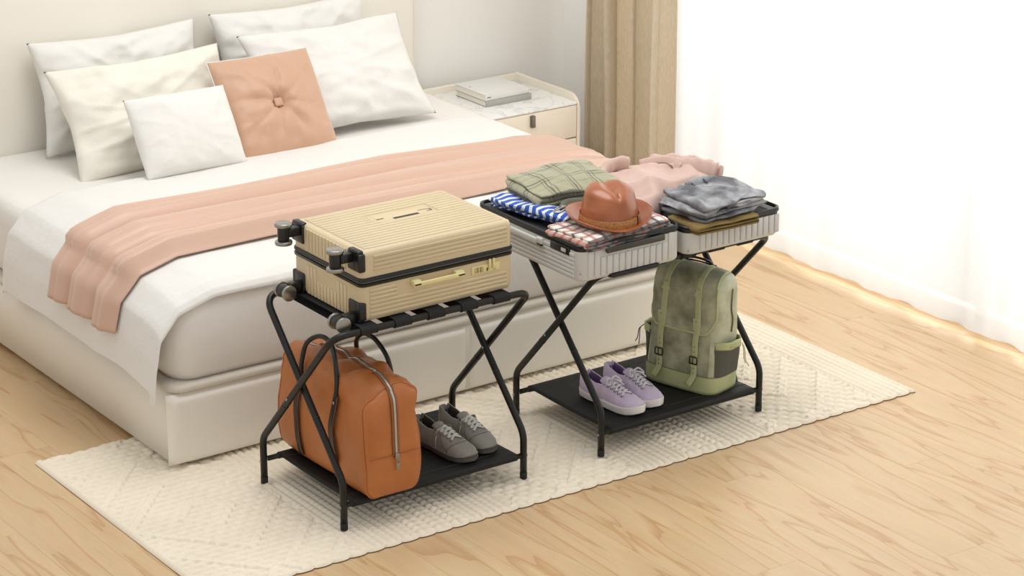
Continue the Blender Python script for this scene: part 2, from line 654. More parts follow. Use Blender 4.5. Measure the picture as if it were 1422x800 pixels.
# curtains
def curtain(name, label, x0, y0, y1, z0, z1, n, amp, material, thick, seed, irregular=0.5, gather=0.0):
    bm = BM()
    nu, nv = n * 14 + 1, 14
    rnd = random.Random(seed)
    ph = [rnd.uniform(0.6, 1.3) for _ in range(n + 1)]
    am = [rnd.uniform(1 - irregular, 1.0) for _ in range(n + 1)]
    cum = [0]
    for p_ in ph: cum.append(cum[-1] + p_)

    def f(side):
        def g(u, v):
            s = u * cum[n]
            i = 0
            while i < n - 1 and s > cum[i + 1]: i += 1
            t = (s - cum[i]) / ph[i]
            w = 0.5 - 0.5 * math.cos(2 * PI * t)
            z = z0 + (z1 - z0) * v
            a = amp * am[i] * (0.85 + 0.3 * nz((i * 3.1, z), 1.0, seed))
            y = y0 + (y1 - y0) * u + 0.30 * (y1 - y0) / n * math.sin(2 * PI * t) * am[i] + gather * (1 - v) * (u - 0.5)
            return Vector((x0 - a * w + side * thick + 0.004 * nz((u * 9, z), 1.5, seed), y, z))
        return g
    A = grid(bm, nu, nv, f(0))
    B = grid(bm, nu, nv, f(1))
    for j in range(nv - 1):
        for R_ in (0, nu - 1):
            bm.faces.new((A[R_][j], A[R_][j + 1], B[R_][j + 1], B[R_][j]))
    for i in range(nu - 1):
        for R_ in (0, nv - 1):
            bm.faces.new((A[i][R_], A[i + 1][R_], B[i + 1][R_], B[i][R_]))
    return obj(name, bm, material)


o = curtain('linen_curtain', '', 2.688, 1.80, 2.37, 0.02, 2.45, 4, 0.13, M_linen, 0.004, 3, 0.3)
tag(o, 'beige linen curtain hanging in deep folds beside the nightstand', 'curtain')
def sheer_panel():
    bm = BM()
    nu, nv = 181, 10
    def g(u, v):
        y = -1.75 + u * 3.75
        return Vector((2.705 - 0.009 * math.sin(y * 21 + 1.5 * math.sin(y * 3)) - 0.005 * math.sin(y * 47 + 2), y, 0.03 + 2.42 * v))
    grid(bm, nu, nv, g)
    return obj('sheer_curtain', bm, M_sheer)
tag(sheer_panel(), 'white sheer curtain, floor length, over the bright window', 'sheer curtain')
bm = BM()
cyl(bm, (2.67, -1.95, 2.47), (2.67, 2.45, 2.47), 0.012, 12)
tag(obj('curtain_rod', bm, M_chrome), 'thin metal curtain rod above the window', 'curtain rod')

# ------------------------------------------------------------------ rug (height field of braids, cords and lumps)
def make_rug():
    x0, x1, y0, y1 = -0.52, 2.18, -0.150, 1.0
    st = 0.0034
    nx, ny = int((x1 - x0) / st) + 1, int((y1 - y0) / st) + 1
    xs = np.linspace(x0, x1, nx)
    ys = np.linspace(y0, y1, ny)
    X, Y = np.meshgrid(xs, ys, indexing='ij')

    def lumps(X, Y, lx, ly):
        r = np.floor(Y / ly)
        u = ((X / lx + 0.5 * (r % 2)) % 1.0) * 2 - 1
        v = ((Y / ly) % 1.0) * 2 - 1
        lens = 1 - u ** 2
        r2 = np.clip(v + 0.22 * u, -1, 1)
        return np.sqrt(np.clip(lens * (1 - np.abs(r2) ** 2.2), 0, 1)) * (0.78 - 0.22 * v)

    def cords(X, Y, w, seg):
        k = np.floor(X / w)
        u = ((X / w) % 1.0) * 2 - 1
        t = ((Y / seg + 0.25 * u + 0.5 * (k % 2)) % 1.0) * 2 - 1
        return np.sqrt(np.clip(1 - u ** 2, 0, 1)) * (0.62 + 0.38 * np.sqrt(np.clip(1 - t ** 2, 0, 1)))

    def chevron(X, Y, w, seg):
        k = np.floor(X / w)
        u = ((X / w) % 1.0) * 2 - 1
        sgn = np.where(u > 0, 1, -1)
        a = np.abs(u) * 2 - 1
        t = ((Y / seg + 0.45 * np.abs(u)) % 1.0) * 2 - 1
        return np.sqrt(np.clip((1 - a ** 2), 0, 1)) ** 0.7 * np.sqrt(np.clip(1 - t ** 2, 0, 1))
    s = (X + 0.02) % 1.02
    H = np.zeros_like(X)
    z1_ = s < 0.20
    z2_ = (s >= 0.20) & (s < 0.38)
    z3_ = (s >= 0.38) & (s < 0.54)
    z4_ = s >= 0.54
    A1 = cords(X + 0.02, Y, 0.0250, 0.024)
    A2 = chevron(X, Y, 0.060, 0.028)
    A4 = lumps(X, Y, 0.050, 0.031)
    H = np.where(z1_ | z3_, A1, H)
    H = np.where(z2_, A2, H)
    H = np.where(z4_, A4, H)
    # nested lozenge of braids inside the lump zone
    cx = 0.54 + 0.24
    d = np.abs(s - cx) * 1.0 + np.abs(((Y + 0.1) % 0.9) - 0.45) * 0.9
    ring = z4_ & (np.abs((d % 0.17) - 0.085) < 0.018)
    H = np.where(ring, 0.5 + 0.5 * A2, H)
    d0 = Y - y0
    # scalloped outline
    sc = np.sqrt(np.clip(1 - (((X / 0.060) % 1.0) * 2 - 1) ** 2, 0, 1))
    Y2 = Y - 0.009 * sc * np.clip(1 - d0 / 0.035, 0, 1)
    edge = np.minimum.reduce([d0, X - x0, x1 - X, y1 - Y])
    H = 0.0045 + 0.0120 * H * (0.55 + 0.45 * np.clip(edge / 0.012, 0, 1))
    H = np.where(edge <= 0, 0.0024, H)
    H += 0.0006 * np.sin(X * 11) * np.cos(Y * 9)
    # dark felt backing that peeps out under the scallops
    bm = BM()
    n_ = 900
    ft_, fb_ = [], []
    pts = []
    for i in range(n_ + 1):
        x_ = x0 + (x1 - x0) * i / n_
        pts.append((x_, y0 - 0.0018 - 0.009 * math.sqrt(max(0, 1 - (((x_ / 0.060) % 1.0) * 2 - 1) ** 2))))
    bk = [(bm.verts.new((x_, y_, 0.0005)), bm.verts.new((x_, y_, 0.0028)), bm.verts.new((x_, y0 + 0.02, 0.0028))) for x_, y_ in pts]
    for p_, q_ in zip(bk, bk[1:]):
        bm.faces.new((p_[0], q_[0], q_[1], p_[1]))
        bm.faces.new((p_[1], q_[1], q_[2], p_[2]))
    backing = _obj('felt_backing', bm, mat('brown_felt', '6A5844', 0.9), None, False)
    co = np.stack([X, Y2, H], -1).reshape(-1, 3).astype(np.float32)
    i = np.arange(nx - 1)[:, None] * ny + np.arange(ny - 1)[None, :]
    q = np.stack([i, i + ny, i + ny + 1, i + 1], -1).reshape(-1, 4)
    me = bpy.data.meshes.new('rug')
    me.vertices.add(len(co))
    me.vertices.foreach_set('co', co.ravel())
    me.loops.add(q.size)
    me.loops.foreach_set('vertex_index', q.ravel().astype(np.int32))
    me.polygons.add(len(q))
    me.polygons.foreach_set('loop_start', np.arange(0, q.size, 4, dtype=np.int32))
    me.update(calc_edges=True)
    me.materials.append(M_rug)
    me.shade_smooth()
    o = bpy.data.objects.new('rug', me)
    C.objects.link(o)
    tag(o, 'cream braided rug with a scalloped edge under both luggage racks', 'rug')
    backing.parent = o


make_rug()

# ------------------------------------------------------------------ bed
BX0, BX1, BF = -0.20, 1.86, 0.68
bed = thing('bed', 'cream upholstered double bed behind the luggage racks', 'bed', ((BX0 + BX1) / 2, 1.55, 0))
def at(o, root):
    """parent o (built in world coordinates) under root"""
    for p_ in [o] + EXTRA.get(o.name, []):
        p_.parent = root
        p_.location = -Vector(root.location)
    return o
# base: two front cushions with rounded corners and the side rails
wx = BX1 - BX0
bm = BM()
rloft(bm, (BX0 + BX1) / 2, 1.58, wx - 0.03, 1.78, [(0.019, 0.01, 0.05), (0.024, 0, 0.05), (0.25, 0, 0.05), (0.26, 0.01, 0.05)])
at(obj('base', bm, M_leather_white, bed), bed)
SX = 0.925
for a, b_ in ((BX0, SX), (SX, BX1)):
    bm = BM()
    def face(u, v, a=a, b_=b_):
        x_ = a + (b_ - a) * u
        z_ = 0.019 + 0.237 * v
        ex = min(u, 1 - u) * (b_ - a) / 0.022
        ez = min(v, 1 - v) * 0.238 / 0.022
        cxr = min(1, ex) ; czr = min(1, ez)
        p = 1 - (1 - math.sqrt(1 - (1 - cxr) ** 2)) - (1 - math.sqrt(1 - (1 - czr) ** 2))
        return Vector((x_, BF + 0.022 - 0.026 * max(p, -0.1) + 0.0015 * nz((x_ * 4, z_ * 4)), z_))
    grid(bm, 60, 20, face)
    at(obj('front_panel', bm, M_leather_white, bed), bed)
bm = BM()
rloft(bm, (BX0 + BX1) / 2, 1.58, wx - 0.012, 1.80, [(0.258, 0.012, 0.06), (0.262, 0.003, 0.06), (0.272, 0, 0.06), (0.281, 0.004, 0.06), (0.285, 0.014, 0.06)])
at(obj('piping_rail', bm, mat('taupe_piping', 'CFC8BB', 0.5), bed), bed)
# mattress with soft sheet wrinkles
bm = BM()
mx0, mx1 = BX0 + 0.03, BX1 - 0.03
def matt(u, v):
    ring = rrect((mx0 + mx1) / 2, 1.56, mx1 - mx0, 1.74, 0.09, 4)
    return None
N = 220
ring = rrect((mx0 + mx1) / 2, 1.575, mx1 - mx0, 1.77, 0.09, 8)
# resample the outline evenly
P = [Vector((x_, y_)) for x_, y_ in ring] + [Vector(ring[0])]
L = [0]
for i in range(1, len(P)): L.append(L[-1] + (P[i] - P[i - 1]).length)
outl = []
j = 0
for k in range(N):
    s = L[-1] * k / N
    while L[j + 1] < s: j += 1
    outl.append(P[j].lerp(P[j + 1], (s - L[j]) / max(L[j + 1] - L[j], 1e-9)))
cen = Vector(((mx0 + mx1) / 2, 1.575))
prof = [(0.286, 0.06), (0.288, 0.02), (0.31, 0.004), (0.36, -0.003), (0.42, -0.005), (0.48, -0.002), (0.53, 0.004), (0.556, 0.018), (0.566, 0.04), (0.568, 0.08)]
V = []
for z_, ins in prof:
    row = []
    for k, p_ in enumerate(outl):
        d = (p_ - outl[k - 1]).normalized()
        nrm = Vector((d.y, -d.x))
        w = 0.010 * nz((p_.x * 2.2 + z_ * 3, z_ * 5, p_.y), 1.3, 4) * (1 if 0.3 < z_ < 0.55 else 0.2)
        q_ = p_ + nrm * (w - ins)
        row.append(bm.verts.new((q_.x, q_.y, z_)))
    V.append(row)
for i in range(len(V) - 1):
    for k in range(N):
        bm.faces.new((V[i][k], V[i][(k + 1) % N], V[i + 1][(k + 1) % N], V[i + 1][k]))
cap(bm, V[-1])
at(obj('mattress', bm, M_sheet, bed), bed)
# headboard
bm = BM()
rloft(bm, 0.812, 2.51, 2.12, 0.13, [(0.02, 0.004, 0.03), (0.03, 0, 0.03), (1.22, 0, 0.03), (1.24, 0.006, 0.03), (1.25, 0.02, 0.03)])
at(obj('headboard', bm, M_leather_white, bed), bed)
for sx in (BX0 + 0.12, BX1 - 0.12):
    for sy in (0.78, 2.3):
        bm = BM()
        cyl(bm, (sx, sy, 0.0168 if sy < 1 else 0.0), (sx, sy, 0.03), 0.03, 16)
        at(obj('leg', bm, M_black, bed), bed)

def interp(tab, t):
    for i in range(len(tab) - 1):
        if t <= tab[i + 1][0]:
            a, b_ = tab[i], tab[i + 1]
            f = (t - a[0]) / (b_[0] - a[0])
            f = f * f * (3 - 2 * f) * 0.5 + f * 0.5
            return [a[k] + (b_[k] - a[k]) * f for k in range(1, len(a))]
    return list(tab[-1][1:])

# duvet: (t, y, z) profile over the foot, x profile over the sides
YP = [(0, 1.72, .574), (.02, 1.79, .576), (.04, 1.803, .588), (.06, 1.80, .602), (.09, 1.77, .611), (.2, 1.5, .612), (.45, 1.05, .612),
      (.56, .90, .608), (.66, .80, .600), (.74, .735, .590), (.80, .70, .576), (.84, .688, .562), (.87, .686, .552), (.9, .692, .548), (1, .72, .549)]
XP = [(0, -.245, .30), (.10, -.235, .40), (.14, -.215, .50), (.18, -.15, .575), (.24, -.02, .612), (.5, .83, .615), (.76, 1.62, .612),
      (.80, 1.71, .602), (.84, 1.78, .575), (.87, 1.835, .53), (.90, 1.875, .46), (1, 1.90, .26)]
def bed_surf(x_, y_, z_):
    return None
bm = BM()
def duvet(u, v):
    y_, z_ = interp(YP, v)
    x_, zx = interp(XP, u)
    drop = max(0.0, 0.612 - zx)
    q = Vector((x_, y_, z_ - drop))
    topness = 1.0 if drop < 0.02 else 0.5
    q.z += 0.0045 * nz(q, 3.2, 2) * topness + 0.0025 * nz(q, 8, 5) * topness
    if v > 0.8: q.y += 0.004 * nz(q, 6, 9)
    if u > 0.86 or u < 0.12: q.x += 0.008 * nz((q.y * 3, q.z), 2, 1)
    return q
grid(bm, 120, 110, duvet)
duv = tag(obj('duvet', bm, M_white_cloth), 'white duvet spread smoothly over the bed, folded edge below the pillows', 'duvet')

# throw blanket with long lengthwise folds, following the duvet
def duvet_z(y):
    ys = sorted([(yy, zz) for _, yy, zz in YP[3:12]])
    for (a, za), (b_, zb_) in zip(ys, ys[1:]):
        if a <= y <= b_: return za + (zb_ - za) * (y - a) / (b_ - a)
    return 0.612
bm = BM()
def throw(under):
    def g(u, v):
        uu = 0.10 + 0.86 * u
        x_, zx = interp(XP, uu)
        xb, zb_ = interp(XP, min(uu + 0.004, 1))
        xa, za_ = interp(XP, max(uu - 0.004, 0))
        tx, tz = xb - xa, zb_ - za_
        ln = math.hypot(tx, tz) or 1
        nx_, nz__ = -tz / ln, tx / ln
        yl, yu = 0.925 + 0.03 * nz((x_, 0), 1.4, 3), 1.405 + 0.02 * nz((x_, 0), 1.7, 8)
        if zx < 0.55:
            yl += (0.55 - zx) * 0.1
        y_ = yl + (yu - yl) * v
        base = duvet_z(y_)
        yy = v + 0.05 * nz((x_ * 0.8, 0, 0), 1, 6)
        e = min(v, 1 - v)
        f = 0.044 * abs(math.sin((yy + 0.15 * yy * yy) * PI * 2.5 + 0.6 + 0.3 * math.sin(x_ * 1.7))) ** 0.75 + 0.009 * abs(math.sin(yy * PI * 7.3 + 0.2 + 1.1 * x_)) ** 0.8 + 0.006 * nz((x_ * 1.5, yy * 9), 1, 2)
        f *= min(1, e * 12) * (1.0 if u < 0.55 else max(0.35, 1 - (u - 0.55) * 3))
        off = 0.009 if under else 0.012 + max(f, 0) * (1.0 if zx > 0.56 else 0.7)
        return Vector((x_ + nx_ * off, y_, base - (0.612 - min(zx, 0.612)) + nz__ * off))
    return g
A = grid(bm, 130, 140, throw(False))
B = grid(bm, 130, 140, throw(True))
for i in range(129):
    for R_ in (0, 139):
        bm.faces.new((A[i][R_], A[i + 1][R_], B[i + 1][R_], B[i][R_]))
for j in range(139):
    for R_ in (0, 129):
        bm.faces.new((A[R_][j], A[R_][j + 1], B[R_][j + 1], B[R_][j]))
tag(obj('throw_blanket', bm, M_blanket), 'blush pink throw lying in long folds across the foot of the bed', 'blanket')

# pillows
def pillow_bm(w, h, t, seed, pinch=0.15, wr=0.020, button=False, n=60):
    bm = BM()
    def surf(s):
        def g(u, v):
            a, b_ = 2 * u - 1, 2 * v - 1
            X = a * (1 - pinch * (1 - b_ * b_) * 0 - pinch * (1 - abs(b_) ** 1.5) * 0.6)
            Y = b_ * (1 - pinch * (1 - abs(a) ** 1.5) * 0.6)
            ca, cb = 1 - abs(a) ** 2.4, 1 - abs(b_) ** 2.4
            z = (max(ca, 0) * max(cb, 0)) ** 0.5
            r = math.hypot(a, b_)
            ang = math.atan2(b_, a)
            wz = wr * (nz((a * 1.8, b_ * 1.8), 1.3, seed) + 0.5 * nz((a * 4, b_ * 4), 1.3, seed + 3)) * min(1, z * 2)
            wz += wr * 0.55 * (1 - abs(math.sin(ang * 5 + 2.2 * nz((a, b_), 1.1, seed) + seed))) ** 2 * min(1, r * 1.3) * min(1, z * 1.6)
            if button:
                z -= 0.62 * math.exp(-(r / 0.17) ** 2)
                wz += 0.016 * abs(math.sin(ang * 4 + 0.8)) ** 0.6 * math.exp(-((r - 0.38) / 0.3) ** 2) - 0.01 * math.exp(-((r - 0.38) / 0.3) ** 2)
            else:
                wz += wr * 0.8 * math.sin(ang * 6 + seed) * max(0, r - 0.55) * min(1, z * 1.6)
            return Vector((X * w / 2, Y * h / 2, s * (z * t / 2 + wz)))
        return g
    A = grid(bm, n, n, surf(1))
    B = grid(bm, n, n, surf(-1))
    bmesh.ops.remove_doubles(bm, verts=bm.verts, dist=0.0008)
    return bm


def place3(o, bl, br, tl):
    """put a pillow so its local corners (-x,-y), (x,-y), (-x,y) meet three points"""
    bl, br, tl = Vector(bl), Vector(br), Vector(tl)
    X = (br - bl).normalized()
    Y = (tl - bl)
    Y = (Y - X * Y.dot(X)).normalized()
    Z = X.cross(Y)
    R = Matrix((X, Y, Z)).transposed()
    o.rotation_euler = R.to_euler()
    o.location = (br + tl) / 2
    return o


p = obj('pillow', pillow_bm(0.70, 0.44, 0.17, 1), M_white_cloth)
tag(p, 'large white pillow leaning in front, nearest the nightstand', 'pillow')
place3(p, (0.90, 1.93, 0.60), (1.575, 1.92, 0.60), (0.955, 2.20, 0.93))
p = obj('pillow', pillow_bm(0.68, 0.42, 0.15, 5), M_white_cloth)
tag(p, 'white pillow standing against the headboard behind the large pillow near the nightstand', 'pillow')
place3(p, (0.90, 2.28, 0.58), (1.55, 2.28, 0.58), (0.93, 2.385, 0.985))
p = obj('pillow', pillow_bm(0.70, 0.44, 0.17, 9), M_pillow_cream)
tag(p, 'ivory pillow leaning behind the peach cushion, on the far left side of the bed', 'pillow')
place3(p, (0.14, 1.98, 0.58), (0.84, 1.98, 0.585), (0.14, 2.19, 0.89))
p = obj('pillow', pillow_bm(0.68, 0.42, 0.15, 12), M_white_cloth)
tag(p, 'white pillow standing against the headboard on the left half of the bed', 'pillow')
place3(p, (0.16, 2.28, 0.58), (0.84, 2.28, 0.58), (0.16, 2.385, 0.975))
cu = thing('cushion', 'peach square cushion with a button tuft in its middle', 'cushion')
c1 = obj('cover', pillow_bm(0.41, 0.41, 0.15, 3, 0.04, 0.008, True), M_peach, cu)
bm = BM()
rbox(bm, (0.034, 0.034, 0.014), (0, 0, 0.045), 0.006, 3)
obj('button', bm, M_peach, cu)
bm = BM()
hw = 0.205
pipe = []
for k in range(80):
    t = k / 80 * 4
    sd, f = int(t), (t % 1) * 2 - 1
    e_ = 1 - 0.024 * (1 - abs(f) ** 1.5)
    pipe.append({0: (f * hw, -hw * e_, 0), 1: (hw * e_, f * hw, 0), 2: (-f * hw, hw * e_, 0), 3: (-hw * e_, -f * hw, 0)}[sd])
tube(bm, pipe, 0.0026, 6, closed=True)
tag(obj('piping', bm, M_white_cloth, cu), 'thin white piping')
place3(cu, (0.700, 1.80, 0.600), (1.085, 1.79, 0.600), (0.70, 2.0, 0.880))
p = obj('cushion', pillow_bm(0.40, 0.30, 0.13, 21, 0.03, 0.005), M_white_cloth)
tag(p, 'small white cushion in front of the peach cushion, left edge of the bed', 'cushion')
place3(p, (0.31, 1.73, 0.62), (0.70, 1.735, 0.615), (0.27, 1.88, 0.85))

# ------------------------------------------------------------------ nightstand and books
NLIFT = 0.016
NX0, NX1, NY0, NY1, NZ = 1.925, 2.435, 2.095, 2.545, 0.48
ns = thing('nightstand', 'cream two-drawer nightstand with a marble top in the corner', 'nightstand', ((NX0 + NX1) / 2, (NY0 + NY1) / 2, 0))
bm = BM()
box2(bm, (NX0 + 0.012, NY0 + 0.022, 0.02), (NX1 - 0.012, NY1 - 0.01, 0.442), 0.002)
at(obj('carcass', bm, M_gap, ns), ns)
for sx in (NX0, NX1 - 0.016):          # side panels rise above the top with a rounded front shoulder
    bm = BM()
    prof = [(NY0 + 0.004, 0.0), (NY1, 0.0), (NY1, NZ)]
    for k in range(9):
        a = math.radians(90 + 90 * k / 8)
        prof.append((NY0 + 0.074 + 0.07 * math.cos(a), NZ - 0.052 + 0.052 * math.sin(a)))
    A = [bm.verts.new((sx, y_, z_)) for y_, z_ in prof]
    B = [bm.verts.new((sx + 0.016, y_, z_)) for y_, z_ in prof]
    cap(bm, A)
    cap(bm, B[::-1])
    for k in range(len(A)):
        bm.faces.new((A[k], A[(k + 1) % len(A)], B[(k + 1) % len(A)], B[k]))
    bmesh.ops.bevel(bm, geom=[e_ for e_ in bm.edges if abs(e_.verts[0].co.x - e_.verts[1].co.x) < 1e-5], offset=0.003, segments=2, affect='EDGES')
    at(obj('side_panel', bm, M_night, ns, angle=40), ns)
bm = BM()
box2(bm, (NX0 + 0.01, NY1 - 0.016, 0.0), (NX1 - 0.01, NY1 + 0.001, NZ - 0.002), 0.004)
at(obj('back_panel', bm, M_night, ns), ns)
bm = BM()
box2(bm, (NX0 + 0.016, NY0 + 0.002, 0.442), (NX1 - 0.016, NY1 - 0.016, 0.452), 0.003, 3)
at(obj('marble_top', bm, M_marble, ns), ns)
for z0, z1 in ((0.305, 0.440), (0.165, 0.300), (0.03, 0.160)):
    bm = BM()
    box2(bm, (NX0 + 0.018, NY0 + 0.004, z0), (NX1 - 0.018, NY0 + 0.026, z1), 0.004, 3)
    d = at(obj('drawer', bm, M_night, ns), ns)
    bm = BM()
    box2(bm, (2.184, NY0 - 0.010, z1 - 0.057), (2.202, NY0 + 0.008, z1 - 0.008), 0.002)
    h = obj('handle', bm, M_bronze, d)
    tag(h, 'small bronze tab handle')

ns.location.z += NLIFT
bm = BM()
box2(bm, (NX0 + 0.02, NY0 + 0.03, 0.0), (NX1 - 0.02, NY1 - 0.02, 0.03), 0.002)
pl_ = obj('plinth', bm, M_gap, ns)
pl_.location = -Vector(ns.location)
def book(name, label, x0, y0, w, d, z0, t, rz, cover, marks):
    bk = thing(name, label, 'book', (x0, y0, z0), rz)
    bm = BM()
    box2(bm, (0, 0, 0), (w, d, 0.003), 0.0008)
    box2(bm, (0, 0, t - 0.003), (w, d, t), 0.0008)
    box2(bm, (0, -0.002, 0), (w, 0.003, t), 0.0012)
    obj('cover', bm, cover, bk)
    bm = BM()
    box2(bm, (0.002, 0.003, 0.003), (w - 0.003, d - 0.003, t - 0.003), 0)
    obj('pages', bm, M_paper, bk, smooth=False)
    if marks:
        bm = BM()
        for k, (a, b_) in enumerate(((0.010, 0.015), (0.0165, 0.019), (0.0205, 0.026))):
            box2(bm, (a, -0.0026, t * 0.42), (b_, -0.0018, t * 0.58), 0)
        for a, b_ in ((0.016, 0.022), (0.024, 0.027)):
            box2(bm, (0.02, d * 0.55 + a, t - 0.0002), (0.024, d * 0.55 + b_, t + 0.0004), 0)
        obj('print', bm, M_ink, bk, smooth=False)
    return bk
book('book', 'grey hardback lying at the bottom of the pair on the nightstand', 2.068, 2.245, 0.225, 0.215, 0.4525 + NLIFT, 0.025, 0.0, M_book_grey, False)
book('book', 'white hardback lying on top of the grey book', 2.066, 2.247, 0.215, 0.215, 0.478 + NLIFT, 0.025, 0.012, M_book_white, True)

# ------------------------------------------------------------------ luggage racks
W, D, H = 0.68, 0.433, 0.6276
TR = 0.011
def make_rack(label):
    r = thing('luggage_rack', label, 'luggage rack')
    zb = 0.165
    a0, a1 = -0.010, W + 0.010          # outer frame (front top bar, rear feet)
    b0, b1 = 0.014, W - 0.014           # inner frame (rear top bar, front feet)
    F1 = fillet([(a0, D, 0.016), (a0, D, zb), (a0, 0, H), (a1, 0, H), (a1, D, zb), (a1, D, 0.016)], [0.07, 0.055, 0.055, 0.07], 8)
    F2 = fillet([(b0, 0, 0.016), (b0, 0, zb), (b0, D, H), (b1, D, H), (b1, 0, zb), (b1, 0, 0.016)], [0.07, 0.055, 0.055, 0.07], 8)
    for nm, F in (('front_frame', F1), ('rear_frame', F2)):
        bm = BM()
        tube(bm, F, TR, 14)
        fr_ = obj(nm, bm, M_tube, r)
        bm = BM()          # swaged sleeve joints on the legs
        for s in (0, 1):
            A_, B_ = ((F[9], F[10]) if s == 0 else (F[-10], F[-11]))
            c = A_.lerp(B_, 0.34)
            dd = (B_ - A_).normalized()
            tube(bm, [c - dd * 0.0022, c + dd * 0.0022], TR + 0.0008, 14)
        if nm == 'front_frame' or True:
            mid = Vector((W / 2, F[len(F) // 2].y, H))
            tube(bm, [mid - Vector((0.002, 0, 0)), mid + Vector((0.002, 0, 0))], TR + 0.0008, 14)
        obj('joint_ring', bm, M_black, fr_)
    for x_, y_ in ((a0, D), (a1, D), (b0, 0), (b1, 0)):
        bm = BM()
        cyl(bm, (x_, y_, 0.0135), (x_, y_, 0.036), TR + 0.0005, 14, 0.001)
        obj('foot_cap', bm, M_black_soft, r)
    for x_, y_, s in ((a0, D * 0.5 + 0.012, -1), (b1 + 0.001, D * 0.5 - 0.01, -1), (a0, D, -1), (b0, 0, -1), (a1, D, 1), (b1, 0, 1)):
        zz = 0.39 if 0.01 < y_ < D - 0.01 else 0.088
        zc = (H + zb) / 2
        if zz > 0.2:
            y_ = y_ + 0.03 if x_ < 0.2 else y_ + 0.0
            zz = H - (H - zb) * (y_ / D) if x_ < 0.2 else zb + (H - zb) * (y_ / D)
        bm = BM()
        tube(bm, [(x_ + s * (TR - 0.002), y_, zz), (x_ + s * (TR + 0.0015), y_, zz), (x_ + s * (TR + 0.0035), y_, zz)], [0.004, 0.004, 0.002], 10)
        obj('rivet', bm, M_chrome, r)
    # five elastic bands wrapped round both top bars
    for k in range(5):
        xc = 0.110 + 0.1175 * k
        bm = BM()
        hw = 0.029
        prof = []
        for kk in range(9):
            a = math.radians(90 + 180 * kk / 8)
            prof.append((0 + (TR + 0.003) * math.cos(a), H + (TR + 0.003) * math.sin(a)))
        for kk in range(9):
            a = math.radians(-90 + 180 * kk / 8)
            prof.append((D + (TR + 0.003) * math.cos(a), H + (TR + 0.003) * math.sin(a)))
        npf = len(prof)
        nx = 15
        def g(u, v, prof=prof, xc=xc, hw=hw):
            i = min(int(round(v * len(prof))), len(prof) - 1) % len(prof)
            y_, z_ = prof[i]
            w = 0.0007 * math.sin(u * 34)
            cy = 0 if y_ < D / 2 else D
            return Vector((xc - hw + 2 * hw * u + 0.0008 * math.sin(i * 3.1 + k), y_ + (y_ - cy) * w * 60, z_ + (z_ - H) * w * 60))
        grid(bm, nx, npf, g, cv=True)
        s_ = obj('elastic_strap', bm, M_elastic, r)
    # lower shelf: two rods and a sling of canvas sewn round them
    zr = 0.092
    for y_ in (0.0, D):
        bm = BM()
        cyl(bm, (0.005, y_, zr), (W - 0.005, y_, zr), 0.0085, 12)
        obj('shelf_rod', bm, M_tube, r)
    bm = BM()
    R_ = 0.0115
    prof = []
    nT = 26
    for kk in range(7):
        a = math.radians(-90 - 180 * kk / 6)
        prof.append((R_ * math.cos(a), zr + R_ * math.sin(a)))
    for kk in range(1, nT):
        t = kk / nT
        prof.append((D * t, zr + R_ - 0.004 * math.sin(PI * t)))
    for kk in range(7):
        a = math.radians(90 - 180 * kk / 6)
        prof.append((D + R_ * math.cos(a), zr + R_ * math.sin(a)))
    for kk in range(1, nT):
        t = 1 - kk / nT
        prof.append((D * t, zr + R_ - 0.0075 - 0.004 * math.sin(PI * t) - (0.0 if 0.06 < t < 0.94 else 0.004)))
    nx = 40
    x0s, x1s = 0.042, W - 0.042
    V = grid(bm, nx, len(prof), lambda u, v: Vector((x0s + (x1s - x0s) * u, prof[int(round(v * len(prof))) % len(prof)][0], prof[int(round(v * len(prof))) % len(prof)][1])), cv=True)
    cap(bm, V[0]); cap(bm, V[-1])
    obj('shelf_sling', bm, M_fabric_black, r)
    bm = BM()
    for y_ in (0.040, D - 0.040):
        box2(bm, (x0s, y_ - 0.001, zr + R_ - 0.0027), (x1s, y_ + 0.001, zr + R_ - 0.0002), 0)
    obj('hem_seam', bm, mat('charcoal_thread', '3A3A38', 0.8) if 'charcoal_thread' not in bpy.data.materials else bpy.data.materials['charcoal_thread'], r, smooth=False)
    return r
rack = make_rack('black folding luggage rack carrying the closed beige suitcase')
rack['group'] = 'black folding luggage racks'
R2 = (0.9534, 0.0, 0)
rack2 = copy_thing(rack, R2, 0, 'black folding luggage rack carrying the open silver suitcase', 'black folding luggage racks')
SHELF = 0.1040

# ------------------------------------------------------------------ beige suitcase
X0, X1, Y0, Y1, Z0, Z1 = 0.1004, 0.6373, 0.0176, 0.4011, 0.6430, 0.8600
ZB0, ZB1 = 0.7520, 0.7800
sc = thing('suitcase', 'beige ribbed hard-shell suitcase lying flat on the left rack', 'suitcase', (0.37, 0.21, Z0))
cx, cy, wx, wy = (X0 + X1) / 2, (Y0 + Y1) / 2, X1 - X0, Y1 - Y0
bm = BM()
rloft(bm, cx, cy, wx, wy, [(Z0, 0.012, 0.01), (Z0 + 0.003, 0.005, 0.014), (Z0 + 0.010, 0.001, 0.018), (Z0 + 0.016, 0, 0.018), (ZB0, 0, 0.018)])
for k in range(7):      # raised ribs with grooves between them, front
    z_ = Z0 + 0.019 + k * 0.0127
    xr = X1 - 0.022
    xl = X0 + 0.030
    if k < 4:
        box2(bm, (xl, Y0 - 0.0024, z_ - 0.0050), (xr, Y0 + 0.004, z_ + 0.0050), 0.0010, 1)
    else:
        box2(bm, (xl, Y0 - 0.0024, z_ - 0.0050), (0.225, Y0 + 0.004, z_ + 0.0050), 0.0010, 1)
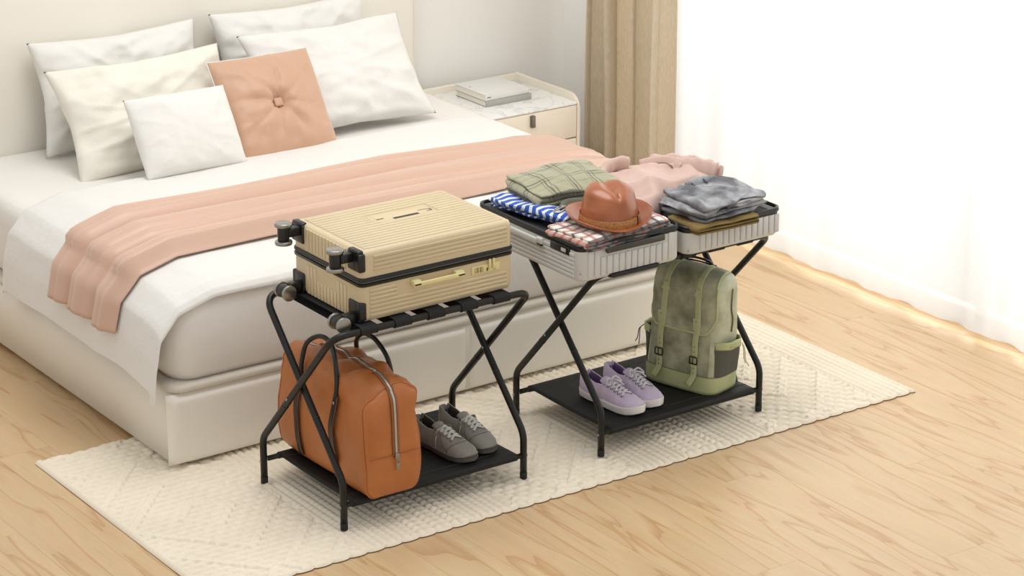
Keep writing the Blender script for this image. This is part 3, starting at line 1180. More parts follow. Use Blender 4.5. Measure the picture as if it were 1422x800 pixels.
for k in range(12):
    y_ = Y0 + 0.088 + k * 0.0190
    if k in (3, 4, 5, 6, 7, 8) : zt = ZB0 - 0.05
    else: zt = ZB0 - 0.012
    box2(bm, (X0 - 0.0024, y_ - 0.0078, Z0 + 0.006), (X0 + 0.004, y_ + 0.0078, zt + 0.034 * (k % 2) * 0), 0.0014, 2)
at(obj('lower_shell', bm, M_beige, sc, angle=50), sc)
bm = BM()
rloft(bm, cx, cy, wx, wy, [(ZB1, 0, 0.018), (Z1 - 0.016, 0, 0.018), (Z1 - 0.010, 0.001, 0.018), (Z1 - 0.003, 0.005, 0.014), (Z1, 0.012, 0.01)])
npitch = 17
for k in range(npitch):
    y_ = Y0 + 0.030 + k * 0.0202
    seg = [(X0 + 0.026, X1 - 0.022)]
    if k in (9, 10, 11, 12):
        seg = [(X0 + 0.026, 0.292 + (0.01 if k == 9 else 0)), (0.505, X1 - 0.022)]
    for a, b_ in seg:
        box2(bm, (a, y_ - 0.0082, Z1 - 0.004), (b_, y_ + 0.0082, Z1 + 0.0024), 0.0012, 1)
for k in range(4):
    z_ = ZB1 + 0.022 + k * 0.0125
    box2(bm, (X0 + 0.045, Y0 - 0.0024, z_ - 0.0048), (X1 - 0.022, Y0 + 0.004, z_ + 0.0048), 0.0010, 1)
for k in range(12):
    y_ = Y0 + 0.088 + k * 0.0190
    box2(bm, (X0 - 0.0024, y_ - 0.0078, ZB1 + 0.008), (X0 + 0.004, y_ + 0.0078, Z1 - 0.008), 0.0014, 2)
at(obj('upper_shell', bm, M_beige, sc, angle=50), sc)
bm = BM()
rloft(bm, cx, cy, wx, wy, [(ZB0, 0.0, 0.018), (ZB0 + 0.001, -0.0035, 0.02), (ZB0 + 0.009, -0.0045, 0.02), (ZB0 + 0.0105, -0.001, 0.02), (ZB0 + 0.0175, -0.001, 0.02),
                           (ZB0 + 0.019, -0.0045, 0.02), (ZB0 + 0.027, -0.0035, 0.02), (ZB1, 0.0, 0.018)], n=6)
band = at(obj('zipper_band', bm, M_black, sc, angle=60), sc)
bm = BM()
rloft(bm, cx, cy, wx, wy, [(ZB0 + 0.0125, -0.0005, 0.02), (ZB0 + 0.0128, -0.0022, 0.02), (ZB0 + 0.0152, -0.0022, 0.02), (ZB0 + 0.0155, -0.0005, 0.02)], n=6)
tag(obj('zipper_teeth', bm, mat('grey_zip_tape', '5E5D58', 0.6), band), 'thin grey zipper line')
# side handle
bm = BM()
hx0, hx1, hz = 0.270, 0.448, 0.7345
for a in (hx0, hx1 - 0.028):
    box2(bm, (a, Y0 - 0.020, hz - 0.008), (a + 0.028, Y0 + 0.002, hz + 0.010), 0.003)
box2(bm, (hx0, Y0 - 0.026, hz - 0.008), (hx1, Y0 - 0.018, hz + 0.006), 0.003)
h = at(obj('handle', bm, M_gold, sc), sc)
tag(h, 'pale gold carry handle')
bm = BM()
for a in (hx0 + 0.001, hx1 - 0.023):
    box2(bm, (a, Y0 - 0.0268, hz - 0.0032), (a + 0.022, Y0 - 0.024, hz + 0.0018), 0.001)
obj('end_slot', bm, M_black, h)
# combination lock
bm = BM()
box2(bm, (0.487, Y0 - 0.003, 0.7145), (0.588, Y0 + 0.002, 0.7395), 0.0015)
lk = at(obj('lock', bm, M_gold, sc), sc)
tag(lk, 'pale gold combination lock plate')
bm = BM()
for a in (0.497, 0.509, 0.521):
    box2(bm, (a, Y0 - 0.0046, 0.7185), (a + 0.0075, Y0 - 0.002, 0.7355), 0.001)
obj('dial', bm, mat('dial_beige', 'B7AC78', 0.5), lk)
bm = BM()
for a in (0.540, 0.5665):
    box2(bm, (a, Y0 - 0.0038, 0.718), (a + 0.004, Y0 - 0.002, 0.728), 0)
box2(bm, (0.506, Y0 - 0.0038, 0.7185), (0.5075, Y0 - 0.002, 0.7355), 0)
box2(bm, (0.518, Y0 - 0.0038, 0.7185), (0.5195, Y0 - 0.002, 0.7355), 0)
obj('keyhole', bm, M_dark_slot, lk, smooth=False)
for a in (0.545, 0.559):
    bm = BM()
    box2(bm, (a, Y0 - 0.0105, 0.722), (a + 0.007, Y0 - 0.0055, 0.756), 0.0015)
    at(obj('zipper_pull', bm, M_gold, sc), sc)
# recessed badge in the lid
bm = BM()
box2(bm, (0.302, 0.222, Z1 - 0.002), (0.496, 0.291, Z1 + 0.0009), 0.0008)
lg = at(obj('badge_plate', bm, M_beige, sc), sc)
bm = BM()
box2(bm, (0.352, 0.226, Z1 + 0.0002), (0.442, 0.240, Z1 + 0.0013), 0.0004)
box2(bm, (0.302, 0.246, Z1 + 0.0002), (0.326, 0.252, Z1 + 0.0013), 0.0004)
box2(bm, (0.474, 0.236, Z1 + 0.0002), (0.494, 0.241, Z1 + 0.0013), 0.0004)
box2(bm, (0.490, 0.236, Z1 + 0.0002), (0.4945, 0.256, Z1 + 0.0013), 0.0004)
box2(bm, (0.452, 0.254, Z1 + 0.0002), (0.494, 0.257, Z1 + 0.0013), 0.0004)
tag(obj('badge_mark', bm, M_dark_slot, lg, smooth=False), 'dark engraved badge marks')

# castors: flat double wheels in black brackets on the left-hand end
def castor(y, z, upper):
    """bracket hugging the corner, neck, twin wheel with metal caps"""
    root_bm = BM()
    ys = -1 if y < cy else 1
    yc = Y0 if ys < 0 else Y1
    zs = 1 if upper else -1
    zc = Z1 if upper else Z0
    # L-shaped corner bracket with rounded corner
    for lo, hi in (((X0 - 0.006, yc - ys * 0.010, zc - zs * 0.062), (X0 + 0.010, yc - ys * 0.066, zc - zs * 0.004)),
                   ((X0 - 0.006, yc + ys * 0.003, zc - zs * 0.062), (X0 + 0.018, yc - ys * 0.02, zc - zs * 0.006)),
                   ((X0 - 0.006, yc - ys * 0.004, zc + zs * 0.003), (X0 + 0.016, yc - ys * 0.062, zc - zs * 0.012))):
        lo2 = [min(a, b_) for a, b_ in zip(lo, hi)]
        hi2 = [max(a, b_) for a, b_ in zip(lo, hi)]
        box2(root_bm, lo2, hi2, 0.006, 3)
    wx_ = X0 - 0.058
    box2(root_bm, (wx_ + 0.012, y - 0.013, z - 0.014), (X0, y + 0.013, z + (0.016 if upper else 0.024)), 0.006, 3)
    c = at(obj('castor', root_bm, M_black, sc), sc)
    r = 0.0245
    bm = BM(); bm2 = BM()
    if upper:
        cyl(bm, (wx_, y, z - 0.030), (wx_, y, z + 0.030), r * 0.72, 24, 0.003)
        for s in (-1, 1):
            cyl(bm2, (wx_, y, z + s * 0.022), (wx_, y, z + s * 0.034), r * 1.08, 32, 0.003)
    else:
        cyl(bm, (wx_, y - 0.026, z), (wx_, y + 0.026, z), r * 0.86, 24, 0.003)
        for s in (-1, 1):
            cyl(bm2, (wx_, y + s * 0.019, z), (wx_, y + s * 0.029, z), r, 32, 0.003)
    obj('wheel', bm, M_black, c)
    tag(obj('wheel_cap', bm2, M_chrome, c), 'brushed metal wheel discs')
castor(0.062, 0.838, True)
castor(0.358, 0.838, True)
castor(0.047, 0.648, False)
castor(0.358, 0.655, False)

# ------------------------------------------------------------------ open silver suitcase
sx0, sx1, sy0, sy1 = 0.822, 1.213, -0.075, 0.4765
sz0, sz1 = 0.6425, 0.764
tx0, tx1, tz1 = 1.236, 1.622, 0.745
ss = thing('suitcase', 'silver ribbed suitcase lying wide open on the right rack', 'suitcase', (1.22, 0.2, sz0))
def tray(nm, x0, x1, y0, y1, z0, z1, xribs, yribs):
    cx, cy, wx, wy = (x0 + x1) / 2, (y0 + y1) / 2, x1 - x0, y1 - y0
    r = 0.03
    bm = BM()
    rloft(bm, cx, cy, wx, wy, [(z0, 0.016, 0.02), (z0 + 0.003, 0.007, 0.026), (z0 + 0.009, 0.0015, r), (z0 + 0.015, 0, r), (z1 - 0.012, 0, r), (z1 - 0.012, 0.006, r), (z1 - 0.05, 0.006, r)], n=6, cap1=False)
    for a in xribs:
        box2(bm, (a[0], y0 - 0.0036, z0 + 0.014), (a[1], y0 + 0.004, a[2]), 0.0018, 2)
    for a in yribs:
        box2(bm, (x0 - 0.0032, a[0], a[2]), (x0 + 0.004, a[1], a[3]), 0.0016, 2)
    sh_ = at(obj(nm, bm, M_silver, ss, angle=50), ss)
    bm = BM()
    rloft(bm, cx, cy, wx, wy, [(z1 - 0.014, -0.0005, r), (z1 - 0.013, -0.003, r), (z1 - 0.008, -0.003, r), (z1 - 0.0065, -0.001, r), (z1 - 0.0055, -0.003, r), (z1 - 0.001, -0.002, r), (z1, 0.001, r),
                               (z1, 0.003, r), (z1 - 0.003, 0.0045, r), (z1 - 0.03, 0.0055, r), (z1 - 0.03, 0.0005, r)], n=6, closed=True)
    at(obj('rim', bm, M_black, ss, angle=60), ss)
    bm = BM()
    rloft(bm, cx, cy, wx, wy, [(z1 - 0.031, 0.0056, r), (z1 - 0.024, 0.0056, r), (z1 - 0.022, 0.010, r), (z1 - 0.021, 0.03, r)], n=6)
    at(obj('lining', bm, M_lining, ss), ss)
    return sh_
rib_l = [(sx0 + 0.030 + k * 0.0238, sx0 + 0.030 + k * 0.0238 + 0.019, (sz1 - 0.020) if (k < 2 or k > 12) else sz1 - 0.048) for k in range(14)]
rib_s = []
for k in range(6):
    z_ = sz0 + 0.012 + k * 0.0135
    rib_s.append((sy0 + 0.03, sy1 - 0.03, z_, z_ + 0.0115))
left = tray('main_shell', sx0, sx1, sy0, sy1, sz0, sz1, rib_l, rib_s)
rib_r = [(tx0 + 0.052 + k * 0.0235, tx0 + 0.052 + k * 0.0235 + 0.0185, tz1 - 0.022) for k in range(14)]
tray('lid_shell', tx0, tx1, sy0 + 0.0, sy1, sz0 + 0.006, tz1, rib_r, [])
bm = BM()
box2(bm, (sx1 - 0.004, sy0 + 0.05, sz0 + 0.045), (tx0 + 0.004, sy1 - 0.05, sz0 + 0.075), 0.004)
at(obj('hinge_fabric', bm, M_black_soft, ss), ss)
bm = BM()      # front carry handle
box2(bm, (0.915, sy0 - 0.014, 0.727), (1.140, sy0 - 0.004, 0.747), 0.004, 3)
for a in (0.918, 1.112):
    box2(bm, (a, sy0 - 0.008, 0.729), (a + 0.025, sy0 + 0.002, 0.745), 0.002)
tag(at(obj('carry_handle', bm, mat('dark_grey_handle', '3B3A36', 0.4), ss), ss), 'dark grey carry handle')
bm = BM()      # rubber foot under the front edge
rloft(bm, 1.030, sy0 + 0.02, 0.195, 0.060, [(sz0 - 0.0005, 0.004, 0.012), (sz0 + 0.002, 0, 0.014), (sz0 + 0.009, 0.0, 0.014), (sz0 + 0.013, 0.008, 0.01)])
bmesh.ops.rotate(bm, verts=bm.verts, cent=(1.03, sy0, sz0), matrix=Matrix.Rotation(0, 3, 'X'))
ft = at(obj('bumper_foot', bm, M_black_soft, ss), ss)
bm = BM()      # beige-grey side handle
box2(bm, (sx0 - 0.012, 0.118, 0.716), (sx0 - 0.005, 0.330, 0.735), 0.003)
for a in (0.112, 0.318):
    box2(bm, (sx0 - 0.012, a, 0.716), (sx0 + 0.002, a + 0.028, 0.741), 0.003)
sh = at(obj('side_handle', bm, M_silver, ss), ss)
bm = BM()
box2(bm, (sx0 - 0.0128, 0.106, 0.7165), (sx0 - 0.008, 0.136, 0.7225), 0.001)
obj('end_slot', bm, M_black, sh)
bm = BM()
box2(bm, (sx0 - 0.0052, -0.024, 0.722), (sx0 + 0.002, 0.074, 0.747), 0.0015)
lk = at(obj('lock', bm, M_black, ss), ss)
tag(lk, 'black combination lock plate')
cu_ = bpy.data.curves.new('digits', 'FONT')
cu_.body = '000'
cu_.size = 0.0165
cu_.extrude = 0.0004
to = bpy.data.objects.new('digits', cu_)
C.objects.link(to)
bpy.context.view_layer.update()
me = bpy.data.meshes.new_from_object(to.evaluated_get(bpy.context.evaluated_depsgraph_get()))
bpy.data.objects.remove(to)
dg = bpy.data.objects.new('digits', me)
C.objects.link(dg)
me.materials.clear()
me.materials.append(mat('white_print', 'E8E8E4', 0.6))
for v in me.vertices:
    x_, y_, z_ = v.co
    v.co = (sx0 - 0.0056 - z_, 0.017 - x_, 0.728 + y_)
dg.parent = lk
tag(dg, 'white lock digits')
bm = BM()
for x_, y_, z_ in ((sx0 + 0.013, sy0 + 0.0135, sz0 + 0.03), (tx0 + 0.014, sy0 + 0.008, sz0 + 0.024), (tx1 - 0.014, sy0 + 0.008, sz0 + 0.024)):
    bmesh.ops.create_icosphere(bm, subdivisions=2, radius=0.003, matrix=Matrix.Translation((x_ - 0.004, y_ - 0.004, z_)))
at(obj('corner_screw', bm, M_chrome, ss), ss)

# ------------------------------------------------------------------ folded clothes
def folded(w, d, layers, th, gap, seed, material, amp=0.006, sag=0.0, nst=34, seglen=0.008, puff=0.0, uvs=1.0):
    """a cloth ribbon folded to and fro: U-turns at x = +-w/2, length d along y"""
    path = []
    pitch = th + gap
    for k in range(layers):
        z = th / 2 + k * pitch
        inset = 0.006 * (random.Random(seed + k).random())
        xa, xb = -w / 2 + pitch / 2 + inset, w / 2 - pitch / 2 - inset
        if k % 2: xa, xb = xb, xa
        n = max(4, int(w / seglen))
        for i in range(n + 1):
            path.append((xa + (xb - xa) * i / n, z))
        if k < layers - 1:
            s = 1 if xb > xa else -1
            for i in range(1, 6):
                a = -PI / 2 + PI * i / 6
                path.append((xb + s * pitch / 2 * math.cos(a), z + pitch / 2 + pitch / 2 * math.sin(a)))
    bm = BM()
    uvl = bm.loops.layers.uv.new('UVMap')
    n = len(path)
    T = []
    for i in range(n):
        a, b_ = Vector(path[max(i - 1, 0)]), Vector(path[min(i + 1, n - 1)])
        t = (b_ - a).normalized()
        T.append(Vector((-t.y, t.x)))
    S = [0]
    for i in range(1, n): S.append(S[-1] + (Vector(path[i]) - Vector(path[i - 1])).length)
    top = layers * pitch
    rows = []
    for j in range(nst):
        v = j / (nst - 1)
        y = (v - 0.5) * d
        row = []
        e = min(v, 1 - v) * (nst - 1)
        sq = 0.55 if e == 0 else (0.85 if e == 1 else 1.0)
        for i in range(n):
            p_ = Vector(path[i])
            for s in (1, -1):
                q2 = p_ + T[i] * (s * th / 2 * sq)
                x_, z_ = q2.x, q2.y
                lvl = z_ / top
                dz = amp * (nz((x_, y, lvl * 0.5), 11, seed) + 0.5 * nz((x_, y, lvl), 27, seed + 2)) * lvl
                dz += puff * lvl * (1 - (2 * x_ / w) ** 2) * (1 - (2 * y / d) ** 2)
                dx = amp * 0.8 * nz((x_, y, z_ * 3), 13, seed + 7)
                dy = amp * 1.1 * nz((x_, y, z_ * 6), 12, seed + 5)
                # round the corners of the bundle
                rx, ry = abs(2 * x_ / w), abs(2 * y / d)
                k_ = max(0, rx + ry - 1.72) * 0.12
                row.append(bm.verts.new((x_ * (1 - k_) + dx, y * (1 - k_) + dy, max(0.0005, z_ + dz - sag * lvl * ry ** 3))))
        rows.append(row)
    def fc(vs, uv):
        try:
            f = bm.faces.new(vs)
        except ValueError:
            return
        for lp, c_ in zip(f.loops, uv): lp[uvl].uv = c_
    for j in range(nst - 1):
        for i in range(n - 1):
            for s in (0, 1):
                a, b_ = 2 * i + s, 2 * (i + 1) + s
                y0_, y1_ = j / (nst - 1) * d, (j + 1) / (nst - 1) * d
                fc((rows[j][a], rows[j][b_], rows[j + 1][b_], rows[j + 1][a]), ((S[i] * uvs, y0_ * uvs), (S[i + 1] * uvs, y0_ * uvs), (S[i + 1] * uvs, y1_ * uvs), (S[i] * uvs, y1_ * uvs)))
        for i in (0, n - 1):
            y0_ = j / (nst - 1) * d
            fc((rows[j][2 * i], rows[j][2 * i + 1], rows[j + 1][2 * i + 1], rows[j + 1][2 * i]), ((S[i] * uvs, y0_ * uvs),) * 4)
    for j in (0, nst - 1):
        for i in range(n - 1):
            y0_ = j / (nst - 1) * d * uvs
            fc((rows[j][2 * i], rows[j][2 * i + 2], rows[j][2 * i + 3], rows[j][2 * i + 1]), ((S[i] * uvs, y0_), (S[i + 1] * uvs, y0_), (S[i + 1] * uvs, y0_), (S[i] * uvs, y0_)))
    return bm


def heap(outline, z0, h, seed, folds, amp, nr=22, na=84, zfn=None):
    """a crumpled cloth lying inside a closed outline"""
    P = smoothpath([Vector((x_, y_, 0)) for x_, y_ in outline + outline[:1]], 10)[:-1]
    L = [0]
    for i in range(len(P)): L.append(L[-1] + (P[(i + 1) % len(P)] - P[i]).length)
    O = []
    j = 0
    for k in range(na):
        s = L[-1] * k / na
        while L[j + 1] < s: j += 1
        O.append(P[j].lerp(P[(j + 1) % len(P)], (s - L[j]) / (L[j + 1] - L[j])))
    c = sum(O, Vector()) / na
    bm = BM()
    rings = []
    for r in range(nr + 1):
        s = r / nr
        ring = []
        for k in range(na):
            q = c.lerp(O[k], s)
            z = h * (1 - s ** 5) ** 0.5
            w = nz((q.x, q.y), 7, seed) + 0.6 * nz((q.x, q.y), 16, seed + 4)
            for ax, ay, fr_, am_ in folds:
                ph = (q.x * ax + q.y * ay) * fr_ + 1.2 * nz((q.x, q.y), 5, seed + 1)
                w += am_ * (1 - abs(math.sin(ph))) ** 1.5
            z += amp * w * (1 - s ** 8)
            if zfn: z += zfn(q.x, q.y) * (1 - s ** 8)
            out_ = 1 + 0.03 * nz((q.x * 3, q.y * 3), 6, seed + 8) * s
            qq = c + (q - c) * out_
            ring.append(bm.verts.new((qq.x, qq.y, z0 + max(z, 0.001))))
        rings.append(ring)
    for r in range(nr):
        for k in range(na):
            bm.faces.new((rings[r][k], rings[r][(k + 1) % na], rings[r + 1][(k + 1) % na], rings[r + 1][k]))
    low = [bm.verts.new((v.co.x * 0.985 + c.x * 0.015, v.co.y * 0.985 + c.y * 0.015, z0)) for v in rings[-1]]
    for k in range(na):
        bm.faces.new((rings[-1][k], rings[-1][(k + 1) % na], low[(k + 1) % na], low[k]))
    cap(bm, low)
    bmesh.ops.remove_doubles(bm, verts=bm.verts, dist=0.0002)
    return bm


LL = sz1 - 0.021       # lining level, left half
LR = tz1 - 0.021
# charcoal knit spread under everything at the back of the left half
o = obj('folded_sweater', heap([(0.90, 0.16), (1.18, 0.14), (1.19, 0.44), (0.93, 0.45)], LL, 0.022, 3, [(1, 0, 40, 0.6)], 0.006), M_navy)
tag(o, 'charcoal knit garment spread under the blue striped shirt', 'garment')
# blue striped shirt
o = obj('striped_shirt', folded(0.175, 0.33, 3, 0.007, 0.004, 11, None, 0.012, uvs=1.0), M_blue)
tag(o, 'blue and white striped shirt, folded, under the green plaid shirt', 'shirt')
o.location = (0.945, 0.285, LL + 0.016)
o.rotation_euler = (0.0, 0.03, 0.22)
# green plaid shirt
o = obj('plaid_shirt', folded(0.31, 0.225, 4, 0.0100, 0.004, 5, None, 0.011, 0.004, puff=0.020), M_plaid_green)
tag(o, 'folded sage green plaid shirt topping the back of the left half', 'shirt')
o.location = (1.055, 0.340, LL + 0.045)
o.rotation_euler = (0.06, -0.02, -0.08)
# checked shirt under the hat
o = obj('checked_shirt', folded(0.355, 0.205, 4, 0.008, 0.0028, 17, None, 0.007, 0.004, puff=0.004), M_check)
tag(o, 'red, white and black checked shirt, folded beneath the brown hat', 'shirt')
o.location = (1.005, 0.025, LL)
o.rotation_euler = (0, 0, 0.08)
# sunglasses-like metal buckle of a belt beside the hat
belt = thing('belt', 'coiled olive belt with a metal buckle beside the brown hat', 'belt', (0.955, 0.165, LL + 0.050))
bm = BM()
pts = smoothpath([(-0.03, 0.0, 0.004), (0.01, 0.03, 0.012), (0.06, 0.02, 0.012), (0.12, 0.0, 0.008), (0.15, -0.02, 0.004)], 6)
tube(bm, pts, 0.013, 10, flat=0.25, up=(0, 0.6, 0.8))
obj('leather_band', bm, mat('olive_grey_leather', '5D5B49', 0.5), belt)
bm = BM()
tube(bm, [(-0.035 + 0.022 * math.cos(a / 12 * 2 * PI), 0.0 + 0.016 * math.sin(a / 12 * 2 * PI), 0.008 + 0.006 * math.cos(a / 12 * 2 * PI)) for a in range(12)], 0.0025, 8, closed=True)
tube(bm, [(-0.055, 0, 0.006), (-0.012, 0.002, 0.016)], 0.002, 8)
obj('buckle', bm, M_zip, belt)

# hat
hat = thing('hat', 'rust brown leather trilby hat with a woven tan band', 'hat', (1.003, 0.020, LL + 0.042), rz=-0.25)
hat.rotation_euler = (0.03, 0.0, -0.25)
def brim(u, v):
    a = u * 2 * PI
    ca, sa = math.cos(a), math.sin(a)
    r0 = 0.093
    r = r0 + (0.136 - 0.008 * max(0, -sa) - r0) * v
    lift = v ** 1.6 * (0.006 + 0.026 * max(0, abs(ca)) ** 1.5 + (0.012 if sa > 0 else 0.0) * abs(sa))
    return Vector((r * ca * 1.0, r * sa * 1.0, 0.006 + lift))
bm = BM()
A = grid(bm, 64, 10, brim, cu=True)
B = grid(bm, 64, 10, lambda u, v: brim(u, v) - Vector((0, 0, 0.0035)), cu=True)
for i in range(64):
    bm.faces.new((A[i][-1], A[(i + 1) % 64][-1], B[(i + 1) % 64][-1], B[i][-1]))
obj('brim', bm, M_hat, hat)
bm = BM()
def crown(u, v):
    a = u * 2 * PI
    ca, sa = math.cos(a), math.sin(a)
    if v < 0.62:
        t = v / 0.62
        r = 0.092 - 0.014 * t ** 1.5
        z = 0.088 * t
    else:
        t = (v - 0.62) / 0.38
        r = 0.078 * math.cos(t * PI / 2) ** 0.8
        z = 0.088 + 0.030 * math.sin(t * PI / 2)
    x, y = r * ca, r * sa
    if z > 0.05:
        k = (z - 0.05) / 0.068
        z -= 0.020 * math.exp(-(x / 0.020) ** 2) * k * (0.5 + 0.5 * math.exp(-((y + 0.01) / 0.06) ** 2))
        pin = math.exp(-((y + 0.055) / 0.028) ** 2) * k * 0.016
        x -= math.copysign(pin, x) * min(1, abs(x) / 0.02)
        z += 0.008 * (y / 0.07) * k
    return Vector((x, y, z + 0.004))
grid(bm, 72, 40, crown, cu=True)
bmesh.ops.remove_doubles(bm, verts=bm.verts, dist=0.0003)
obj('crown', bm, M_hat, hat)
bm = BM()
grid(bm, 64, 6, lambda u, v: Vector((math.cos(u * 2 * PI) * (0.0945 - 0.0025 * v + 0.001 * math.sin(v * PI)), math.sin(u * 2 * PI) * (0.0945 - 0.0025 * v + 0.001 * math.sin(v * PI)), 0.006 + 0.026 * v)), cu=True)
hb = obj('hat_band', bm, M_hatband, hat)
bm = BM()
box2(bm, (0.0, -0.0965, 0.006), (0.0035, -0.0915, 0.033), 0.001)
tb = obj('band_keeper', bm, M_dark_slot, hb)
bmesh_rot = None
tb.rotation_euler = (0, 0, 0.75)

# right half: olive trousers, grey jeans, pink shirt
o = obj('olive_trousers', folded(0.26, 0.16, 3, 0.007, 0.003, 23, None, 0.005), M_olive)
tag(o, 'olive trousers folded beneath the grey jeans', 'trousers')
o.location = (1.375, -0.035, LR)
o.rotation_euler = (0, 0, -0.02)
jn = thing('jeans', 'grey jeans, folded, on the olive trousers', 'jeans', (1.412, 0.02, LR + 0.030), rz=0.10)
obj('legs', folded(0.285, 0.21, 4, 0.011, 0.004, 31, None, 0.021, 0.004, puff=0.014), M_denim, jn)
bm = BM()
pts = smoothpath([(-0.04, 0.075, 0.056), (0.01, 0.082, 0.063), (0.06, 0.070, 0.062), (0.105, 0.062, 0.052), (0.135, 0.02, 0.042)], 6)
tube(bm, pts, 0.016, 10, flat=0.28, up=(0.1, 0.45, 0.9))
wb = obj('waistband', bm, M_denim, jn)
for k, i in enumerate((3, 9, 15, 21)):
    bm = BM()
    c_ = pts[i]
    rbox(bm, (0.007, 0.034, 0.006), (c_.x, c_.y - 0.004, c_.z + 0.004), 0.002, 2, Matrix.Rotation(0.3, 3, 'X'))
    obj('belt_loop', bm, M_denim_dark, wb)
bm = BM()
for s, (xa, ya) in enumerate(((0.06, -0.098), (0.10, -0.08))):
    pts = smoothpath([(xa - 0.09, ya, 0.030 + 0.010 * s), (xa - 0.02, ya - 0.006, 0.040 + 0.01 * s), (xa + 0.05, ya, 0.030 + 0.012 * s)], 6)
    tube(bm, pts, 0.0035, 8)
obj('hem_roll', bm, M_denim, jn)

pk = thing('pink_shirt', 'dusty pink shirt with a collar, loosely piled beside the jeans', 'shirt', (1.40, 0.28, LL + 0.0))
def pf(x_, y_):
    return 0.020 * math.exp(-((x_ - 1.36) / 0.07) ** 2 - ((y_ - 0.30) / 0.08) ** 2) + 0.014 * math.exp(-((x_ - 1.50) / 0.06) ** 2 - ((y_ - 0.28) / 0.06) ** 2)
bm = heap([(1.13, 0.28), (1.17, 0.10), (1.25, 0.09), (1.33, 0.145), (1.48, 0.16), (1.595, 0.17), (1.60, 0.24), (1.58, 0.36), (1.46, 0.42), (1.30, 0.44), (1.18, 0.38)], LL - 0.003, 0.058, 8,
          [(0.3, 1, 26, 0.9), (1, -0.4, 18, 0.8)], 0.016, zfn=pf)
at(obj('body', bm, M_pink, pk), pk)
bm = BM()
pts = smoothpath([(1.40, 0.375, LL + 0.062), (1.445, 0.35, LL + 0.072), (1.478, 0.31, LL + 0.074), (1.47, 0.26, LL + 0.066)], 7)
tube(bm, pts, 0.022, 12, flat=0.22, up=(0.35, 0.2, 0.9))
at(obj('collar', bm, M_pink, pk), pk)
bm = BM()
pts = smoothpath([(1.43, 0.335, LL + 0.070), (1.452, 0.305, LL + 0.074), (1.455, 0.275, LL + 0.072)], 7)
tube(bm, pts, 0.012, 10, flat=0.2, up=(-0.5, 0.1, 0.85))
tag(at(obj('collar_lining', bm, M_pink_dark, pk), pk), 'darker mauve collar lining')
bm = BM()
pts = smoothpath([(1.45, 0.385, LL + 0.062), (1.52, 0.34, LL + 0.064), (1.585, 0.27, LL + 0.055), (1.60, 0.21, LL + 0.042)], 7)
tube(bm, pts, [0.026 + 0.004 * math.sin(i * 1.3) for i in range(len(pts))], 14, flat=0.62, up=(0, 0.3, 0.9))
at(obj('sleeve', bm, M_pink, pk), pk)
bm = BM()
pts = smoothpath([(1.47, 0.285, LL + 0.070), (1.52, 0.24, LL + 0.072), (1.57, 0.19, LL + 0.058)], 7)
tube(bm, pts, [0.030 + 0.003 * math.sin(i * 1.9) for i in range(len(pts))], 14, flat=0.5, up=(0.2, 0.3, 0.9))
at(obj('sleeve', bm, M_pink, pk), pk)
bm = BM()
pts = smoothpath([(1.15, 0.27, LL + 0.035), (1.20, 0.33, LL + 0.062), (1.28, 0.385, LL + 0.078), (1.36, 0.40, LL + 0.070)], 7)
tube(bm, pts, [0.030 + 0.003 * math.sin(i * 1.1) for i in range(len(pts))], 14, flat=0.55, up=(-0.2, -0.3, 0.9))
at(obj('sleeve', bm, M_pink, pk), pk)

